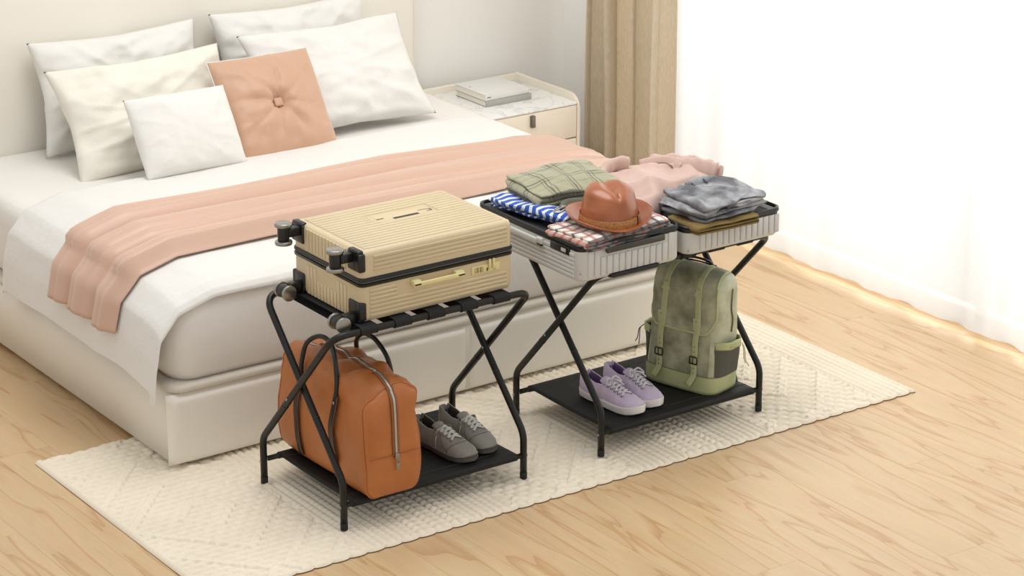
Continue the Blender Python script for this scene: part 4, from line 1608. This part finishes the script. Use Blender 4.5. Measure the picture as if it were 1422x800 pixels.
# ------------------------------------------------------------------ shoes
def make_shoe(name, label, group, loc, rz, side, up, lining, sole, lacem, eyelet, toe_cap, Lh=0.272, athletic=False):
    """heel at y = +L/2, toe at y = -L/2; side = +1 / -1 bends the toe inwards"""
    sh = thing(name, label, 'shoe', loc, rz, group)
    L = Lh
    T_ = 0.016 if athletic else 0.023
    def wid(s):          # s 0 heel .. 1 toe
        return interp([(0, .004), (.02, .018), (.08, .029), (.2, .0335), (.4, .0335), (.6, .041), (.75, .0445), (.86, .041), (.94, .030), (.985, .014), (1, .004)], s)[0]
    def cxo(s):
        return side * 0.010 * max(0, (s - 0.45) / 0.55) ** 1.6
    def top(s):          # height of the upper along the ridge
        return interp([(0, .078), (.05, .082), (.15, .074), (.30, .064), (.40, .067), (.47, .076), (.54, .075), (.66, .062), (.77, .052), (.87, .045), (.94, .037), (.985, .026), (1, .014)], s)[0]
    def opening(s):
        return interp([(0, 0), (.030, 0), (.050, .9), (.08, 1), (.38, 1), (.44, .7), (.475, .3), (.50, 0), (1, 0)], s)[0]
    NS, NA = 54, 28
    bm = BM()
    faces_in = []
    def sec(u, v):
        s = u
        w, h, op = wid(s), top(s), opening(s)
        y = L / 2 - s * L
        wb = w * 0.98
        zb = T_ - 0.006
        a = v * 2 - 1                       # -1 .. 1 across
        sg = 1 if a >= 0 else -1
        b_ = abs(a)                         # 1 = outer bottom, 0 = centre
        if op > 0.02:
            rim_w = w * (0.70 + 0.2 * (1 - op))
            if b_ > 0.5:                    # outer wall
                t = (1 - b_) / 0.5
                x = wb + (rim_w - wb) * t ** 1.5 + 0.006 * math.sin(t * PI) * (1 if s > .1 else .5)
                z = zb + (h - zb) * t
            elif b_ > 0.42:                 # padded rim
                t = (0.5 - b_) / 0.08
                x = rim_w - 0.005 * op * t
                z = h + 0.0015 * math.sin(t * PI)
            else:                           # inside
                t = (0.42 - b_) / 0.42
                x = (rim_w - 0.005 * op) * (1 - t) ** 0.6 if t > 0.3 else (rim_w - 0.005 * op) * (1 - 0.08 * t)
                dep = (h - T_ - 0.006) * op
                z = h - dep * min(1, t / 0.5) ** 0.7
                if t > 0.3:
                    x = (rim_w - 0.005 * op) * 0.976 * (1 - (t - 0.3) / 0.7)
        else:
            t = 1 - b_
            an = t * PI / 2
            e1 = 0.72 if s > 0.6 else (0.85 if s > 0.1 else 0.38)
            x = wb * math.cos(an) ** e1 + 0.004 * math.sin(t * PI) * (1 if s > 0.1 else 0)
            if s < 0.1: x = min(x, wb + (w * 0.78 - wb) * t ** 1.2)
            z = zb + (h - zb) * math.sin(an) ** (0.9 if s > 0.1 else 0.45)
        return Vector((sg * x + cxo(s), y, z))
    V = grid(bm, NS, NA * 2 + 1, sec)
    bm.faces.ensure_lookup_table()
    for f in bm.faces:
        c = f.calc_center_median()
        s = (L / 2 - c.y) / L
        if s < 0.47 and opening(s) > 0.02:
            h = top(s)
            if abs(c.x - cxo(s)) < wid(s) * 0.70 - 0.0045 and c.z < h + 0.0005:
                f.material_index = 1
    obj('upper', bm, [up, lining], sh)
    # sole
    bm = BM()
    ring_n = 40
    levels = [(0.0, 0.90), (0.002, 0.97), (0.006, 1.0 if not athletic else 0.98), (T_ - 0.005, 1.03), (T_, 1.05 if not athletic else 1.0), (T_ + (0.004 if not athletic else 0.0), 1.01), (T_ + 0.003, 0.9)]
    def outl(t, k):
        # t 0..1 round the sole
        s = 0.5 - 0.5 * math.cos(t * 2 * PI)
        sg = 1 if t < 0.5 else -1
        w = (wid(s) + 0.001) * k
        y = L / 2 - s * L
        y = y * (1 + 0.012 * k)
        return sg * w + cxo(s), y, s
    rings = []
    for z, k in levels:
        row = []
        for i in range(ring_n * 2):
            x, y, s = outl(i / (ring_n * 2), k)
            spring = 0.010 * max(0, (s - 0.8) / 0.2) ** 2
            if athletic: spring *= 0.7
            row.append(bm.verts.new((x, y, z + spring)))
        rings.append(row)
    for i in range(len(rings) - 1):
        for k in range(ring_n * 2):
            bm.faces.new((rings[i][k], rings[i][(k + 1) % (ring_n * 2)], rings[i + 1][(k + 1) % (ring_n * 2)], rings[i + 1][k]))
    cap(bm, rings[0][::-1]); cap(bm, rings[-1])
    obj('sole', bm, sole, sh)
    # tongue
    bm = BM()
    def tongue(u, v):
        s = 0.39 + 0.23 * u
        w = 0.021 - 0.003 * u
        a = 2 * v - 1
        z = top(max(s, 0.47)) + 0.003 + 0.010 * max(0, (0.46 - s) / 0.08) - 0.007 * a * a
        if s > 0.5: z -= 0.003 * (s - 0.5) / 0.12
        return Vector((a * w + cxo(s), L / 2 - s * L, z))
    A = grid(bm, 14, 9, tongue)
    B = grid(bm, 14, 9, lambda u, v: tongue(u, v) - Vector((0, 0, 0.005)))
    for i in range(13):
        for q_ in (0, 8):
            bm.faces.new((A[i][q_], A[i + 1][q_], B[i + 1][q_], B[i][q_]))
    for j in range(8):
        for q_ in (0, 13):
            bm.faces.new((A[q_][j], A[q_][j + 1], B[q_][j + 1], B[q_][j]))
    obj('tongue', bm, up, sh)
    # laces and eyelets
    bm = BM(); be = BM()
    rows = 6 if not athletic else 5
    ss_ = [0.485 + (0.27 if not athletic else 0.23) * i / (rows - 1) for i in range(rows)]
    for i, s in enumerate(ss_):
        hw = 0.0225 - 0.0035 * i / rows
        def P_(sg, s=s, hw=hw, dz=0.0):
            tt = hw / wid(s)
            z = T_ + (top(s) - T_) * max(0.0, 1 - tt ** 2.4) ** 0.5
            return Vector((sg * hw + cxo(s), L / 2 - s * L, z + 0.004 + dz))
        for sg in (-1, 1):
            c = P_(sg, dz=-0.001)
            tube(be, [c + Vector((0.0042 * math.cos(a * PI / 5), 0.0042 * math.sin(a * PI / 5), -0.0025 * math.cos(a * PI / 5) * sg)) for a in range(10)], 0.0014, 6, closed=True)
        if i < rows - 1:
            s2 = ss_[i + 1]
            hw2 = 0.0225 - 0.0035 * (i + 1) / rows
            def Q_(sg, s=s2, hw=hw2):
                tt = hw / wid(s)
                z = T_ + (top(s) - T_) * max(0.0, 1 - tt ** 2.4) ** 0.5
                return Vector((sg * hw + cxo(s), L / 2 - s * L, z + 0.004))
            for sg in (-1, 1):
                a, b_ = P_(sg), Q_(-sg)
                m_ = (a + b_) / 2
                m_.z = max(a.z, b_.z, top((s + s2) / 2)) + 0.0065 + 0.002 * sg
                tube(bm, smoothpath([a, m_, b_], 6), 0.0036 if not athletic else 0.0046, 8, flat=0.55, up=(0, 1, 0.3))
    # bow: two loops and two ends lying on the vamp
    c = Vector((cxo(ss_[0]), L / 2 - (ss_[0] + 0.01) * L, top(ss_[0]) + 0.012))
    for sg in ((-1, 1) if not athletic else ()):
        tube(bm, smoothpath([c, c + Vector((sg * 0.018, -0.004, 0.006)), c + Vector((sg * 0.030, -0.018, -0.008)), c + Vector((sg * 0.018, -0.020, -0.004)), c], 6), 0.0028, 8, flat=0.6, up=(0, 0.3, 1))
        tube(bm, smoothpath([c, c + Vector((sg * 0.012, -0.022, -0.002)), c + Vector((sg * 0.020, -0.040, -0.014))], 6), 0.0024, 8)
    obj('laces', bm, lacem, sh)
    obj('eyelets', be, eyelet, sh)
    # stitched seams of the toe and quarter
    bm = BM()
    def on(s, a):          # a -1..1 across at station s on the closed vamp
        t = 1 - abs(a)
        an = t * PI / 2
        w, h = wid(s) * 0.98, top(s)
        x = w * math.cos(an) ** (0.72 if s > 0.6 else 0.85) + 0.004 * math.sin(t * PI)
        z = (T_ - 0.006) + (h - T_ + 0.006) * math.sin(an) ** 0.9
        return Vector(((1 if a >= 0 else -1) * x + cxo(s), L / 2 - s * L, z + 0.0006))
    if athletic:
        tube(bm, [on(0.76 + 0.03 * math.cos(a * PI), a) for a in [i / 14 - 1 for i in range(29)]], 0.0009, 6)
        for sg in (-1, 1):
            tube(bm, [on(0.55 + 0.20 * t, sg * (0.30 + 0.45 * math.sin(t * PI / 2))) for t in [i / 10 for i in range(11)]], 0.0009, 6)
        obj('seam', bm, M_grey_sole, sh)
        bm = BM()
        for sg in (-1, 1):
            tube(bm, [on(0.52 + 0.015 * t, sg * (0.5 + 0.42 * t)) for t in [i / 6 for i in range(7)]], 0.0022, 6, flat=0.4, up=(0, 1, 0))
        tag(obj('side_stripe', bm, lacem, sh), 'pale side stripe')
    else:
        for sg in (-1, 1):
            tube(bm, [on(0.50 + 0.22 * t, sg * (0.62 - 0.22 * t)) for t in [i / 10 for i in range(11)]], 0.0008, 6)
        obj('seam', bm, M_lace_white, sh)
    return sh
ga, gb = 'pair of grey sneakers on the left rack', 'pair of lavender sneakers on the right rack'
args = (M_grey_suede, M_grey_lining, M_grey_sole, M_lace_grey, M_grey_suede, True)
make_shoe('sneaker', 'grey suede lace-up sneaker standing right beside the brown duffel bag', ga, (0.468, 0.150, SHELF), 0.10, 1, *args, athletic=True)
make_shoe('sneaker', 'grey suede lace-up sneaker farther from the duffel bag, nearer the rack leg', ga, (0.575, 0.172, SHELF), 0.06, -1, *args, athletic=True)
args = (M_lav, M_lav_lining, M_white_sole, M_lace_white, M_eyelet, False)
make_shoe('sneaker', 'lavender canvas sneaker with white sole, farther from the green backpack', gb, (1.120, 0.152, SHELF), 0.10, 1, *args)
make_shoe('sneaker', 'lavender canvas sneaker with white sole, next to the green backpack', gb, (1.225, 0.168, SHELF), 0.07, -1, *args)

# ------------------------------------------------------------------ duffel bag
db = thing('duffel_bag', 'tan leather duffel bag with black handles on the left rack shelf', 'duffel bag', (0.168, 0.21, SHELF))
DY0, DY1 = -0.045, 0.490
def bag_sec(y):
    """half width, height, lean at station y"""
    t = (y - DY0) / (DY1 - DY0)
    hw = 0.096 + 0.008 * math.sin(t * PI)
    hh = 0.325 + 0.022 * math.sin(min(1, t * 1.3) * PI)
    return t, hw, hh
def bag(u, v):
    # v along the length with rounded ends, u round the section
    cl = [0, .004, .012, .03, .06, .10] + [0.10 + 0.8 * k / 24 for k in range(1, 25)] + [.94, .97, .988, .996, 1]
    k = v * (len(cl) - 1)
    t = cl[int(round(k))]
    y = DY0 + (DY1 - DY0) * t
    _, hw, hh = bag_sec(y)
    e = min(t, 1 - t)
    edge = 1.0 if e >= 0.06 else math.sqrt(max(0, 1 - (1 - e / 0.06) ** 2))
    sq = 0.86 + 0.14 * edge if e > 0 else 0.84
    a = u * 2 * PI
    ca, sa = math.cos(a), math.sin(a)
    n = 0.32
    x = math.copysign(abs(ca) ** n, ca) * hw * sq
    zz = math.copysign(abs(sa) ** n, sa)
    z = hh / 2 + zz * hh / 2 * (1 - (1 - sq) * 0.45)
    if zz > 0:
        z += 0.018 * (1 - (x / hw) ** 2) * zz             # ridge under the zipper
        x *= 1 - 0.10 * zz
    p_ = Vector((x, y, z))
    up_ = max(0, z / hh)
    w = nz(p_, 8, 3) + 0.7 * nz(p_, 17, 8) + 0.35 * nz(p_, 34, 12) * up_
    amp = 0.006 + 0.017 * up_ ** 2
    nrm = Vector((ca, 0, sa))
    p_ += nrm * w * amp
    p_.x += 0.006 * math.sin(z * 17 + y * 6) * (1 - abs(zz) ** 4) * (0.4 + 0.6 * up_)
    if t > 0.8: p_.z -= 0.02 * (t - 0.8) / 0.2 * up_
    p_.y += 0.012 * nz((x * 2, z * 2), 6, 1) * (1 if t > 0.5 else 0.5) - (0.010 * (up_) * (1 - t) * -1.5 if t < 0.2 else 0)
    p_.z = max(p_.z, 0.0006)
    return p_
bm = BM()
V = grid(bm, 72, 35, bag, cu=True)
for e_, dr in ((0, -1), (-1, 1)):          # gently domed ends
    prev = [V[i][e_] for i in range(72)]
    rim = [v.co.copy() for v in prev]
    c = sum(rim, Vector()) / 72
    for s_, dy in ((0.94, 0.0035), (0.85, 0.0055), (0.65, 0.007), (0.4, 0.008), (0.15, 0.008)):
        cur = []
        for i in range(72):
            q = c + (rim[i] - c) * s_
            q.y += dr * (dy + 0.004 * nz(q, 14, 5))
            cur.append(bm.verts.new(q))
        for i in range(72):
            bm.faces.new((prev[i], prev[(i + 1) % 72], cur[(i + 1) % 72], cur[i]))
        prev = cur
    cap(bm, prev)
body = obj('body', bm, M_brown, db)
body.location = (0, -0.21, 0)
offs = Vector((0, -0.21, 0))
def dbo(nm, bm, m_, **k):
    o = obj(nm, bm, m_, db, **k)
    for p_ in [o] + EXTRA.get(o.name, []):
        p_.location = offs
    return o
# piping round both ends
for t_, nm in ((0.03, 'end_piping'), (0.985, 'end_piping')):
    bm = BM()
    j = 3 if t_ < 0.5 else 32
    tube(bm, [bag(i / 72, j / 34) * 1.0 + Vector((0, 0, 0)) + (Vector((math.cos(i / 72 * 2 * PI), 0, math.sin(i / 72 * 2 * PI))) * 0.0012) for i in range(72)], 0.0028, 6, closed=True)
    dbo(nm, bm, M_brown)
# zipper over the top and down the front end
def top_pt(y):
    t = (y - DY0) / (DY1 - DY0)
    _, hw, hh = bag_sec(y)
    return bag(0.25, 0.0) if False else None
zp = []
for j in range(30, -1, -1):
    zp.append(bag(0.25, j / 34) + Vector((0, 0, 0.0025)))
endp = zp[-1]
for z in (0.305, 0.27, 0.22, 0.17, 0.125):
    zp.append(Vector((endp.x + 0.002, DY0 + 0.015 * z / 0.33 - 0.0125 + (0.004 if z > 0.3 else 0), z)))
zps = smoothpath(zp, 3)
bm = BM()
tube(bm, zps, 0.0042, 8, flat=0.45, up=(1, 0, 0))
zpo = dbo('zipper', bm, M_zip)
bm = BM()
for s in (-1, 1):
    tube(bm, [p_ + Vector((s * 0.008, 0.001, -0.0005)) for p_ in zps], 0.0042, 6, flat=0.4, up=(1, 0, 0))
dbo('zipper_tape', bm, mat('brown_tape', '8C5630', 0.7))
zl = zps[-1]
bm = BM()
box2(bm, (zl.x - 0.007, zl.y - 0.006, zl.z - 0.008), (zl.x + 0.007, zl.y - 0.001, zl.z + 0.012), 0.002)
tube(bm, [zl + Vector((0.005 * math.cos(a * PI / 6), -0.007, -0.014 + 0.007 * math.sin(a * PI / 6))) for a in range(12)], 0.0014, 6, closed=True)
box2(bm, (zl.x - 0.0055, zl.y - 0.009, zl.z - 0.040), (zl.x + 0.0055, zl.y - 0.006, zl.z - 0.019), 0.0015)
dbo('zipper_pull', bm, M_chrome)
# seam across the front end and along the sides
bm = BM()
tube(bm, [Vector((x_, DY0 - 0.0112 + 0.016 * (z_ / 0.33) + 0.02 * max(0, abs(x_) - 0.075) * 2, z_)) for x_, z_ in [(-0.088 + 0.0176 * i, 0.132) for i in range(11)]], 0.0013, 6)
dbo('end_seam', bm, mat('dark_tan_seam', '8E5226', 0.6))
# handles: straps sewn up each side and rounded grips
def handle(side, y1, y2, ztop, lean):
    xs = side * 0.104
    def onside(y, z):
        j = None
        t = (y - DY0) / (DY1 - DY0)
        # nearest side vertex
        near = sorted(sidepts[side], key=lambda q: (q.y - y) ** 2 + (q.z - z) ** 2)[:7]
        bx = max(side * q.x for q in near) * side
        return Vector((bx + side * 0.0035, y, z))
    for y_ in (y1, y2):
        bm = BM()
        zz = [0.02, 0.07, 0.13, 0.19, 0.25, 0.285]
        pts = smoothpath([onside(y_ + (0.0), z) for z in zz], 5)
        tube(bm, pts, 0.0145, 10, flat=0.14, up=(0, 1, 0))
        s_ = dbo('strap', bm, M_strap)
        bm = BM()
        for ed in (-1, 1):
            tube(bm, [p_ + Vector((side * 0.0022, ed * 0.0118, 0)) for p_ in pts], 0.0006, 5)
        tag(obj('stitching', bm, M_stitch, s_), 'orange stitching')
        bm = BM()
        c = onside(y_, 0.262)
        tube(bm, [c + Vector((0, 0, 0)), c + Vector((side * 0.0030, 0, 0)), c + Vector((side * 0.0042, 0, 0))], [0.005, 0.005, 0.003], 12)
        obj('rivet', bm, M_chrome, s_)
    bm = BM()
    a, b_ = onside(y1, 0.280), onside(y2, 0.280)
    mid = (a + b_) / 2
    pts = smoothpath([a, a + Vector((-side * 0.004, -0.012 * 0, 0.045)), Vector((xs + lean * 0.6, a.y + (mid.y - a.y) * 0.22, ztop - 0.035)), Vector((xs + lean, a.y + (mid.y - a.y) * 0.7, ztop)),
                      Vector((xs + lean, b_.y + (mid.y - b_.y) * 0.7, ztop)), Vector((xs + lean * 0.6, b_.y + (mid.y - b_.y) * 0.22, ztop - 0.035)), b_ + Vector((-side * 0.004, 0, 0.045)), b_], 6)
    tube(bm, pts, 0.0075, 10)
    dbo('grip', bm, M_strap)
sidepts = {}
bb = body.data
sidepts[-1] = [v.co.copy() for v in bb.vertices if v.co.x < -0.05]
sidepts[1] = [v.co.copy() for v in bb.vertices if v.co.x > 0.05]
handle(-1, 0.335, 0.125, 0.425, 0.035)
handle(1, 0.335, 0.125, 0.400, -0.015)

# ------------------------------------------------------------------ backpack
BPROT = math.radians(-74)
bp = thing('backpack', 'sage green backpack with two buckled straps on the right rack shelf', 'backpack', (1.466, 0.168, SHELF), BPROT)
bw, bd, bh = 0.285, 0.165, 0.392
def pk_sec(u, v, grow=0.0, z_lo=0.0, z_hi=None, front_only=False):
    z_hi = z_hi or bh
    z = z_lo + (z_hi - z_lo) * v
    t = z / bh
    hw = bw / 2 * (1.0 - 0.10 * t ** 2) * (1.0 if t < 0.90 else math.sqrt(max(0.0, 1 - ((t - 0.90) / 0.115) ** 2)) * 0.22 + 0.78)
    hd = bd / 2 * (1.02 - 0.12 * t) * (1.0 if t < 0.82 else math.sqrt(max(0.0, 1 - ((t - 0.82) / 0.19) ** 2)) * 0.6 + 0.4)
    a = u * 2 * PI
    ca, sa = math.cos(a), math.sin(a)
    n = 0.42
    p_ = Vector((math.copysign(abs(ca) ** n, ca) * hw, math.copysign(abs(sa) ** n, sa) * hd, z))
    p_ += Vector((ca, sa, 0)) * (grow + 0.0035 * nz(p_, 11, 4) + 0.002 * nz(p_, 25, 6))
    p_.y += 0.012 * t          # leans back a little
    p_.x += 0.012 * (t - 0.2)
    return p_
bm = BM()
nz_ = 34
V = grid(bm, 64, nz_, lambda u, v: pk_sec(u, v), cu=True)
cap(bm, [V[i][0] for i in range(64)])
# rounded top
top_ring = [V[i][-1].co.copy() for i in range(64)]
c = sum(top_ring, Vector()) / 64
prev = [V[i][-1] for i in range(64)]
for s, dz in ((0.8, 0.006), (0.5, 0.010), (0.2, 0.012)):
    cur = [bm.verts.new(c + (top_ring[i] - c) * s + Vector((0, 0, dz))) for i in range(64)]
    for i in range(64):
        bm.faces.new((prev[i], prev[(i + 1) % 64], cur[(i + 1) % 64], cur[i]))
    prev = cur
cap(bm, prev)
for f in bm.faces:
    cc = f.calc_center_median()
    if cc.x > bw / 2 * 0.84 or cc.x < -bw / 2 * 0.84: f.material_index = 1
obj('body', bm, [M_sage, M_sage_side], bp)
# paler base panel
bm = BM()
V = grid(bm, 64, 6, lambda u, v: pk_sec(u, v, 0.0028, 0.0, 0.058), cu=True)
cap(bm, [V[i][0] for i in range(64)])
obj('base_panel', bm, M_sage_leather, bp)
# piping seam above the base
bm = BM()
tube(bm, [pk_sec(i / 64, 1.0, 0.0035, 0.0, 0.059) for i in range(64)], 0.0014, 6, closed=True)
obj('base_seam', bm, mat('olive_thread', '7E8456', 0.7), bp)
# front point helper: x across, z up, on the front surface
def front(x_, z_, g=0.0):
    best, bu = 9, 0
    for k in range(41):
        u = 0.5 + 0.5 * k / 40
        q = pk_sec(u, 0, 0, z_, z_ + 1)
        q = pk_sec(u, 0, g, z_, bh)
        if q.y < 0.03 and abs(q.x - x_) < best:
            best, bu = abs(q.x - x_), q.y
    return Vector((x_, bu, z_))
# flap: covers the top front, rounded lower corners
bm = BM()
FX = bw / 2 * 0.95
def flap(u, v, g):
    # v 0 lower edge .. 1 back of the top ; path over the front then over the top
    x_ = (2 * u - 1)
    zlow = 0.204 + 0.050 * max(0, (abs(x_) - 0.72) / 0.28) ** 2
    if v < 0.78:
        z_ = zlow + (0.360 - zlow) * v / 0.78
        t = z_ / bh
        hwz = FX * (1 - 0.10 * t ** 2)
        q = front(x_ * hwz * (1.0 if z_ > zlow + 0.004 else 0.98) + 0.012 * (t - 0.2), z_, 0.0)
        q.y -= 0.004 + g
        return q
    k = (v - 0.78) / 0.22
    a = k * PI / 2
    q = front(x_ * FX * 0.905 + 0.008, 0.360, 0.0)
    y0_ = q.y - 0.004 - g
    return Vector((q.x * (1 - 0.06 * k), y0_ + 0.075 * (1 - math.cos(a)) , 0.360 + (0.050 + g) * math.sin(a) - 0.010 * (x_ ** 4) * k))
A = grid(bm, 34, 30, lambda u, v: flap(u, v, 0.0025))
B = grid(bm, 34, 30, lambda u, v: flap(u, v, 0.0))
for i in range(33):
    for R_ in (0, 29):
        bm.faces.new((A[i][R_], A[i + 1][R_], B[i + 1][R_], B[i][R_]))
for j in range(29):
    for R_ in (0, 33):
        bm.faces.new((A[R_][j], A[R_][j + 1], B[R_][j + 1], B[R_][j]))
obj('flap', bm, M_sage, bp)
bm = BM()
edge = [flap(0, v / 24, 0.002) for v in range(24, -1, -1)] + [flap(u / 30, 0, 0.002) for u in range(1, 31)] + [flap(1, v / 24, 0.002) for v in range(1, 25)]
tube(bm, edge, 0.0040, 8)
tag(obj('flap_piping', bm, M_sage_leather, bp), 'pale green edge piping')
# two long front straps
for sx_ in (-0.070, 0.068):
    pts = []
    for z_ in (0.030, 0.06, 0.10, 0.14, 0.18):
        q = front(sx_, z_); q.y -= 0.007 + (0.004 if z_ < 0.05 else 0); pts.append(q)
    for v in (0.12, 0.3, 0.5, 0.7, 0.82, 0.92, 1.0):
        q = flap((sx_ / FX + 1) / 2, v, 0.0035); q.x = sx_ * (1 - 0.10 * v) + 0.008; q.y -= 0.001; pts.append(q)
    pts[0] += Vector((-0.014, -0.010, -0.006))
    pts = smoothpath(pts, 4)
    bm = BM()
    tube(bm, pts, 0.0118, 10, flat=0.18, up=(1, 0, 0))
    st = obj('front_strap', bm, M_sage_leather, bp)
    tag(st, 'pale green leather strap')
    # buckle frame with a prong
    bm = BM()
    q = front(sx_, 0.112); q.y -= 0.0115
    fr2 = [q + Vector((dx, 0, dz)) for dx, dz in ((-0.0145, -0.013), (0.0145, -0.013), (0.0145, 0.013), (-0.0145, 0.013))]
    fr2 = fillet(fr2 + [fr2[0], fr2[1]], 0.004, 3)[3:-3]
    tube(bm, fr2, 0.0022, 7, closed=True)
    tube(bm, [q + Vector((0, -0.002, -0.013)), q + Vector((0, -0.003, 0.012))], 0.0016, 6)
    tag(obj('buckle', bm, mat('gunmetal', '3A3A30', 0.35, 0.8) if 'gunmetal' not in bpy.data.materials else bpy.data.materials['gunmetal'], st), 'dark metal buckle')
    # keeper patch, arrow tab, rivets and punched holes
    bm = BM()
    q = flap((sx_ / FX + 1) / 2, 0.12, 0.0035); q.x = sx_ + 0.002
    rbox(bm, (0.026, 0.004, 0.044), q + Vector((0, -0.001, 0.006)), 0.0015)
    obj('keeper_patch', bm, M_sage_leather, st)
    bm = BM()
    q = flap((sx_ / FX + 1) / 2, 0.66, 0.0035); q.x = sx_ * 0.93 + 0.008
    A_ = [(-0.017, -0.004), (-0.008, 0.010), (-0.008, 0.020), (0.008, 0.020), (0.008, 0.010), (0.017, -0.004), (0.0, -0.016)]
    fa = [bm.verts.new(q + Vector((a, -0.003, b_))) for a, b_ in A_]
    fb = [bm.verts.new(q + Vector((a, 0.002, b_))) for a, b_ in A_]
    cap(bm, fa); cap(bm, fb[::-1])
    for i in range(7): bm.faces.new((fa[i], fa[(i + 1) % 7], fb[(i + 1) % 7], fb[i]))
    obj('arrow_tab', bm, M_sage_leather, st, smooth=False)
    bm = BM()
    for z_ in (0.052, 0.068, 0.084, 0.14, 0.158):
        q = front(sx_, z_); q.y -= 0.0092
        cyl(bm, q, q + Vector((0, -0.0009, 0)), 0.0017, 8)
    obj('strap_holes', bm, M_dark_slot, st)
    bm = BM()
    q = flap((sx_ / FX + 1) / 2, 0.12, 0.0035); q.x = sx_ + 0.002
    cyl(bm, q + Vector((0, -0.003, 0.018)), q + Vector((0, -0.0046, 0.018)), 0.0026, 10)
    obj('rivet', bm, M_chrome, st)
# top carry handle with rings
bm = BM()
pts = smoothpath([(-0.052, 0.030, 0.401), (-0.040, 0.028, 0.416), (0.0, 0.026, 0.422), (0.045, 0.028, 0.416), (0.062, 0.030, 0.397)], 7)
tube(bm, pts, 0.0062, 10, flat=0.6, up=(0, 1, 0.0))
obj('top_handle', bm, M_strap, bp)
bm = BM()
for x_ in (-0.052, 0.062):
    tube(bm, [(x_ + 0.001, 0.030 + 0.009 * math.cos(a * PI / 6), 0.400 + 0.009 * math.sin(a * PI / 6)) for a in range(12)], 0.0016, 6, closed=True)
obj('handle_ring', bm, M_black, bp)
bm = BM()
tube(bm, smoothpath([(-0.105, 0.035, 0.388), (-0.055, 0.033, 0.404), (0.0, 0.033, 0.408), (0.060, 0.033, 0.403), (0.115, 0.035, 0.380)], 6), 0.003, 6)
obj('top_binding', bm, M_strap, bp)
# side zipper on the right side
def side(y_, z_, sg=1, g=0.0):
    best = None
    for k in range(33):
        u = (-0.14 + 0.28 * k / 32) % 1.0 if sg > 0 else (0.36 + 0.28 * k / 32)
        q = pk_sec(u, 0, g, z_, bh)
        if best is None or abs(q.y - y_) < abs(best.y - y_): best = q
    return Vector((best.x, y_, z_))
bm = BM()
zpts = smoothpath([side(0.020 + 0.004 * math.sin(z_ * 60), z_) + Vector((0.002, 0, 0)) for z_ in (0.20, 0.24, 0.28, 0.32, 0.345)], 4)
tube(bm, zpts, 0.0028, 6)
obj('side_zipper', bm, mat('dark_tan_zip', '6F6B4B', 0.6), bp)
# mesh side pockets with leather bands and drawcords
for sg in (1, -1):
    bulge = 0.020 if sg > 0 else 0.034
    bm = BM()
    def pocket(u, v, g=0.0, sg=sg, bulge=bulge):
        y_ = -0.062 + 0.138 * u
        z_ = 0.058 + 0.100 * v
        q = side(y_, z_, sg)
        b_ = math.sin(u * PI) ** 0.5 if 0 < u < 1 else 0
        q.x += sg * (0.003 + g + bulge * b_ * (0.25 + 0.75 * v))
        q.z += (0.0015 * math.sin(u * 14) if v > 0.95 else 0) + (0.010 * (1 - u) * v)
        return q
    A = grid(bm, 18, 12, pocket)
    B = grid(bm, 18, 12, lambda u, v: pocket(u, v, -0.002))
    pc = obj('side_pocket', bm, M_mesh, bp)
    tag(pc, 'dark mesh side pocket')
    bm = BM()
    A = grid(bm, 18, 5, lambda u, v: pocket(u, 1, 0.0028) + Vector((0, 0, -0.012 + 0.026 * v)))
    B = grid(bm, 18, 5, lambda u, v: pocket(u, 1, -0.002) + Vector((0, 0, -0.012 + 0.026 * v)))
    for i in range(17):
        for R_ in (0, 4):
            bm.faces.new((A[i][R_], A[i + 1][R_], B[i + 1][R_], B[i][R_]))
    obj('pocket_band', bm, M_sage_leather, pc)
    bm = BM()
    u_ = 0.8 if sg > 0 else 0.25
    q = pocket(u_, 1, 0.006)
    for k in (0, 1):
        tube(bm, smoothpath([q, q + Vector((sg * 0.014, 0.006 * k - 0.01, -0.016)), q + Vector((sg * 0.018, 0.010 * k - 0.012, -0.045 - 0.01 * k)), q + Vector((sg * 0.026, 0.02 * k - 0.014, -0.062 - 0.016 * k))], 5), 0.0016, 6)
    if sg > 0:
        tube(bm, smoothpath([pocket(0.3, 1, 0.004), pocket(0.45, 1, 0.007), pocket(0.6, 1, 0.004)], 5), 0.0022, 6)
    obj('drawcord', bm, M_sage_leather if sg > 0 else mat('dark_cord', '55523E', 0.8), pc)
# shoulder strap end trailing behind the base
bm = BM()
tube(bm, smoothpath([(0.060, 0.060, 0.10), (0.085, 0.085, 0.050), (0.110, 0.088, 0.020), (0.128, 0.070, 0.006)], 6), 0.011, 8, flat=0.2, up=(0.3, 0.9, 0))
obj('shoulder_strap', bm, M_strap, bp)
